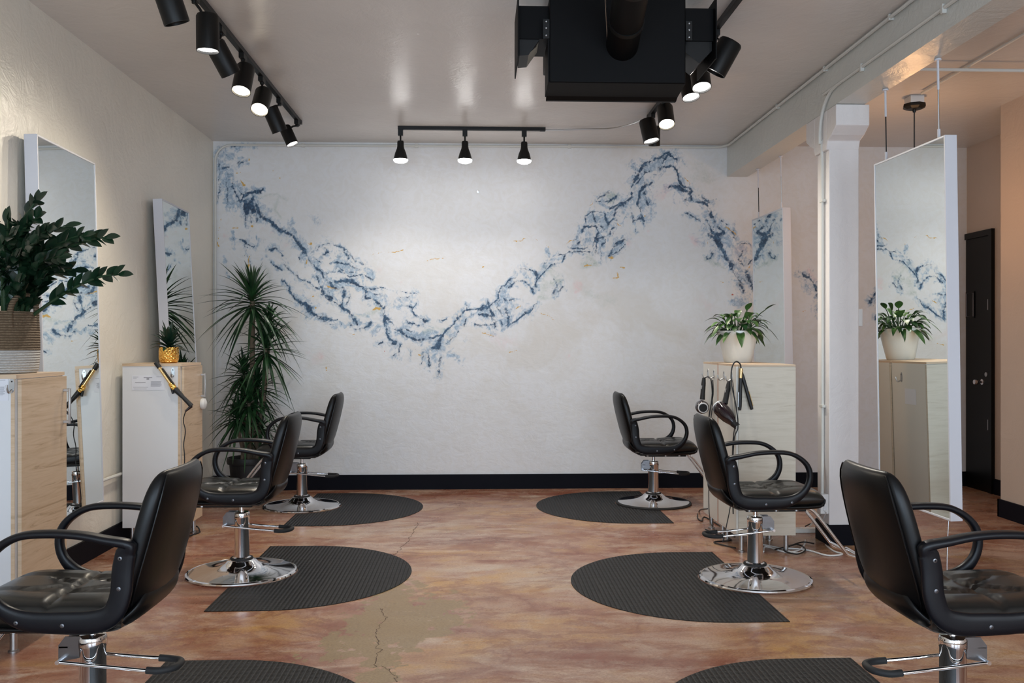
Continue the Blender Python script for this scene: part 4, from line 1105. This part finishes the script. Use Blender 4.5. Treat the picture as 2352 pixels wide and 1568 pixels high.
for (ex, ey, dy, k) in ends:
    e = onY(ex, ey, dy)-b0; s0 = Vector((r2.uniform(-.05,.07), r2.uniform(-.05,.05), .24))
    s0 = Vector((min(.09, max(-.1, e.x*.25)), 0, .24)) + Vector((r2.uniform(-.02,.02), r2.uniform(-.05,.05), 0))
    up = Vector((s0.x + (e.x-s0.x)*.35, (s0.y*2+e.y)/3, s0.z + (e.z-s0.z)*.75))
    if k == 3: up = Vector((s0.x+(e.x-s0.x)*.45, (s0.y+e.y)/2, s0.z+(e.z-s0.z)*.62))
    pts = smooth_path([s0, up, e.lerp(up,.4)+Vector((0,0,.02)), e], 7); n = len(pts)
    st.tube(pts, [.010-.0065*i/n for i in range(n)], 8)
    Ltot = sum((pts[i+1]-pts[i]).length for i in range(n-1)); acc = 0; nxt = .12 if k != 3 else .22; sd = 1
    for i in range(n-1):
        seg = (pts[i+1]-pts[i]); acc += seg.length
        while acc > nxt and nxt < Ltot:
            t = seg.normalized(); sidev = t.cross(Vector((0,-1,.3))).normalized(); f_ = nxt/Ltot; L = .098*(1-.35*f_)+.012*r2.random()
            d = t*.95+sidev*sd*.75+Vector((0, r2.uniform(-.5,.3), .1)); lf.leaf(pts[i], d, (0,-.8,.6) if r2.random() < .6 else (.3,.5,1), L, .040, .05, 6, .3, shape=.8); sd = -sd; nxt += (.015 if k < 2 else .022)
    lf.leaf(pts[-1], seg, (0,-1,.5), .08, .035, .1, 5)
st.build('stems', M['zzstem'], bx); lf.build('foliage', M['zz'], bx)
# ------------------------------------------------------------------ tall dracaena
dp = thing('tall_potted_dracaena', 'tall spiky dracaena with three leafy heads in a black pot by the mural corner', 'potted plant', (-2.10, 8.20, 0))
MB().lathe([(0,0.001),(.125,0.001),(.135,.02),(.165,.33),(.182,.335),(.188,.36),(.184,.39),(.170,.392),(.165,.35),(0,.345)], 40).build('pot', M['pot_black'], dp)
MB().lathe([(0,.34),(.163,.34),(.163,.352),(0,.355)], 24).build('soil', M['soil'], dp)
b0 = Vector(dp.location); heads = [(580,690,8.12,1.05,78), (610,800,8.15,.9,66), (572,925,8.1,.85,66), (620,740,8.25,.6,40), (560,860,8.25,.7,50), (590,890,8.2,.75,50), (545,960,8.05,.6,45), (600,985,8.2,.5,35)]
stm = MB(); lf = MB(); r2 = random.Random(21)
for (hx, hy2, dy, sc, n) in heads:
    h = onY(hx, hy2, dy)-b0; s0 = Vector((h.x*.35+r2.uniform(-.03,.03), r2.uniform(-.04,.04), .35))
    stm.tube(smooth_path([s0, Vector((h.x*.8, h.y*.6, (s0.z+h.z)*.5)), h], 6), .018*sc+.003, 10)
    for i in range(n):
        f_ = i/n; a = i*2.39996; el = -.75+2.2*f_+r2.uniform(-.15,.15); el = min(el, 1.35)
        d = Vector((math.cos(a)*math.cos(el), math.sin(a)*math.cos(el)*.8, math.sin(el))); L = sc*(.36+.16*r2.random())*(.85 if f_ > .8 else 1)
        y_world = b0.y+h.y+d.y*L
        if y_world > YB-.04: L *= .6; d.y *= .4
        if b0.x+h.x+d.x*L < XL+.04: d.x *= .5; L *= .7
        lf.leaf(h+Vector((0,0,(f_-.6)*.14*sc)), d, (0,0,1), L, .031, .55*(1-.6*f_)*r2.uniform(.5,1.5), 8, .45, shape=.6)
stm.build('trunks', M['bark'], dp); lf.build('foliage', M['drac'], dp)
# ------------------------------------------------------------------ white pot plant on right cabinet
wp = thing('potted_plant', 'green and cream leafy plant in a white tapered pot on the right cabinet', 'potted plant', (1.965, 6.655, CZ+.001)); 
MB().lathe([(0,0),(.098,0),(.104,.012),(.128,.12),(.143,.195),(.147,.20),(.150,.222),(.149,.238),(.140,.238),(.138,.215),(0,.21)], 48).build('pot', M['pot_white'], wp)
MB().lathe([(0,.205),(.137,.205),(.137,.216),(0,.218)], 24).build('soil', M['soil'], wp)
lf = MB(); stm = MB(); r2 = random.Random(5); b0 = Vector(wp.location)
for i in range(62):
    a = i*2.4+.3; f_ = i/62; el = .10+1.2*f_+r2.uniform(-.2,.2); s0 = Vector((.05*math.cos(a), .05*math.sin(a), .215)); Ls = .05+.10*f_*r2.uniform(.6,1.2)
    d = Vector((math.cos(a)*math.cos(el), math.sin(a)*math.cos(el), math.sin(el))); e = s0+d*Ls; stm.tube([s0, s0.lerp(e,.5)+Vector((0,0,.01)), e], .003, 6)
    d2 = Vector((d.x, d.y, d.z*.45+.1)); lf.leaf(e, d2, (0,0,1), r2.uniform(.10,.16), r2.uniform(.036,.066), .9*(1-.4*f_), 7, .3)
for (ex, ey, dy, wd_) in ((1782,772,6.6,.034), (1775,700,6.5,.045), (1640,765,6.5,.03), (1722,700,6.55,.06), (1672,738,6.5,.035)):
    e = onY(ex, ey, dy)-b0; s0 = Vector((e.x*.25, 0, .22)); mid_ = s0.lerp(e,.5)+Vector((0,0,.09 if ey > 720 else .03)); pts = smooth_path([s0, mid_, e.lerp(mid_, .35), e], 6); stm.tube(pts[:-8], .0035, 6)
    lf.leaf(pts[-9], (pts[-1]-pts[-9]), (0,0,1), (pts[-1]-pts[-9]).length+.03, wd_, .1, 7)
stm.build('stems', M['drac'], wp); lf.build('foliage', M['pothos'], wp)
# ------------------------------------------------------------------ dryers, flat iron, cords on right cabinet
def dryer(label, c, ax, hdl, s=1.0, m=M['purple'], cordpts=None):
    c = Vector(c); t = thing('hair_dryer', label, 'hair dryer', c, 0); ax = Vector(ax).normalized(); h = Vector(hdl)
    mt = axis_mtx(-ax*.06*s, ax)
    MB().lathe([(0,0),(.030*s,0),(.040*s,.008*s),(.047*s,.03*s),(.047*s,.07*s),(.042*s,.11*s),(.030*s,.15*s),(.024*s,.165*s),(.0,.165*s)], 32, mt).build('barrel', m, t)
    MB().lathe([(.029*s,-.004*s),(.035*s,-.004*s),(.037*s,.003*s),(.033*s,.006*s),(.029*s,.003*s)], 32, mt, cap=False).build('intake_ring', M['laminate'], t)
    MB().lathe([(0,-.002*s),(.028*s,-.002*s),(.028*s,.003*s),(0,.003*s)], 24, mt).build('intake_grille', M['rubber'], t)
    MB().lathe([(.025*s,.163*s),(.027*s,.165*s),(.02*s,.20*s),(.018*s,.20*s),(.0,.17*s)], 24, mt).build('nozzle', M['cloth'], t)
    MB().tube([h*.25, h*.45, h*.8, h*.97], [.019*s,.017*s,.016*s,.013*s], 16).build('grip', M['cloth'], t)
    MB().tube([h*.6+Vector((-.016,-.01,0)), h*.72+Vector((-.014,-.01,0))], .004, 8).build('switch', M['steel'], t)
    if cordpts: MB().tube(smooth_path([h*.97]+[Vector(p_)-c for p_ in cordpts], 6), .0035, 8).build('cord', M['cloth'], t)
    return t
d1 = onY(1612, 934, 6.62); dryer('plum round hair dryer hung by its grip on the white cabinet side', d1, (0.1,1,0.05), onY(1617,866,6.66)-d1, 1.05, cordpts=[onY(1632,870,6.5), onY(1636,930,6.5), onY(1630,990,6.5), onY(1628,1120,6.5), onY(1632,1200,6.4), onY(1655,1225,6.3)])
d2 = onY(1661, 945, 6.08); dryer('shiny black hair dryer hung with nozzle pointing down on the ash cabinet side', d2, (.45,-.6,-.6), onY(1676,872,6.14)-d2, 1.1, M['purple'], cordpts=[onY(1684,880,6.05), onY(1689,960,6.0), onY(1683,1020,6.0), onY(1680,1140,6.0), onY(1668,1210,6.0), onY(1660,1245,6.0)])
fi = thing('flat_iron', 'black and gold flat iron hanging open at the ash cabinet corner', 'flat iron', onY(1702, 848, 5.94)); o0 = Vector(fi.location)
for (ax_, ay_, bx_, by_) in ((1702,850,1699,942), (1702,850,1727,940)):
    a, b = onY(ax_, ay_, 5.955)-o0, onY(bx_, by_, 5.955)-o0
    MB().tube([a, a.lerp(b,.15), a.lerp(b,.9), b], [(.006,.008),(.011,.012),(.012,.012),(.009,.01)], 12, side=(0,1,0), pw=3).build('arm', M['cloth'], fi)
    off = (b-a).cross(Vector((0,1,0))).normalized()*(-.011 if bx_ > 1710 else .011)
    MB().tube([a.lerp(b,.55)+off*-1, a.lerp(b,.92)+off*-1], (.004,.010) and .0055, 8).build('plate', M['gold_metal'] if bx_ > 1710 else M['steel'], fi)
MB().tube([onY(1702,846,5.955)-o0, onY(1701,868,5.95)-o0], .012, 14).build('hinge', M['gold_metal'], fi)
MB().tube(smooth_path([onY(1702,848,5.955)-o0, onY(1700,836,5.95)-o0, onY(1690,830,5.95)-o0, onY(1681,845,5.95)-o0, onY(1680,880,5.94)-o0, onY(1690,930,5.93)-o0, onY(1695,980,5.94)-o0, onY(1686,1010,5.94)-o0, onY(1682,1100,5.94)-o0, onY(1684,1180,5.94)-o0], 6), .0045, 8).build('cord', M['cloth'], fi)
hk = [(1633,870),(1636,900),(1630,950),(1627,965),(1631,940),(1638,905),(1637,872)]
cable('power_cable', [onY(a, b, 6.5) for a, b in hk], .004, M['cloth'], 'black coiled cord hanging on the middle hook between the dryers', 'cord')
# cords, power strip by the right cabinet
cable('extension_cord', [onZ(1625,1168,.3), onZ(1607,1172,.02), onZ(1602,1188,.006), onZ(1612,1196,.006), onZ(1622,1188,.006), (1.9,6.5,.006)], .005, M['cloth'], 'black cord looping out at the left foot of the right cabinets', 'cord')
wc = M['white_plastic']
cable('extension_cord', [(2.45,6.2,.25), onZ(1855,1215,.006), onZ(1845,1255,.006), onZ(1810,1268,.006), onZ(1760,1255,.006), (1.95,6.0,.006)], .006, wc, 'white cord curling from the column outlet to the ash cabinet', 'cord')
cable('extension_cord', [(2.46,6.19,.24), onZ(1880,1230,.006), onZ(1910,1262,.006), onZ(1935,1272,.006), onZ(1900,1275,.006), onZ(1850,1262,.006), (2.1,6.1,.006)], .006, wc, 'white cord sweeping right under the middle right chair footrest', 'cord')
cable('extension_cord', [onZ(1750,1250,.006), onZ(1790,1258,.006), onZ(1830,1270,.006), onZ(1850,1262,.006)], .005, wc, 'short white cord lying in front of the ash cabinet legs', 'cord')
for i, (pts, lb) in enumerate((([(1620,1215),(1650,1228),(1680,1240),(1640,1245),(1690,1258)], 'tangled black cord under the left side of the ash cabinet'),
                               ([(1780,1262),(1830,1250),(1850,1262),(1830,1272),(1800,1262),(1840,1245),(1870,1248)], 'tangled black cord under the right side of the ash cabinet'),
                               ([(1850,1208),(1870,1200),(1895,1203),(1880,1215)], 'black cord lying behind the power strip by the column'))):
    cable('extension_cord', [onZ(a, b, .008+.004*i) for a, b in pts], .005, M['cloth'], lb, 'cord')
ps = thing('power_strip', 'cream power strip lying on the floor beside the ash cabinet', 'power strip', onZ(1865, 1222, 0)); 
MB().box(-.17, .10, -.03, .03, .001, .035).build('strip_body', M['cream_lam'], ps, bevel=.004)
for k in range(5): MB().box(-.14+.045*k, -.115+.045*k, -.015, .015, .035, .037).build('socket', M['laminate'], ps, smooth=False)
cable('extension_cord', [onZ(445,1215,.006), onZ(452,1208,.03), onZ(458,1218,.006), onZ(448,1226,.006), (-2.3,6.3,.006)], .005, M['cloth'], 'short black cord on the floor by the second left cabinet', 'cord')
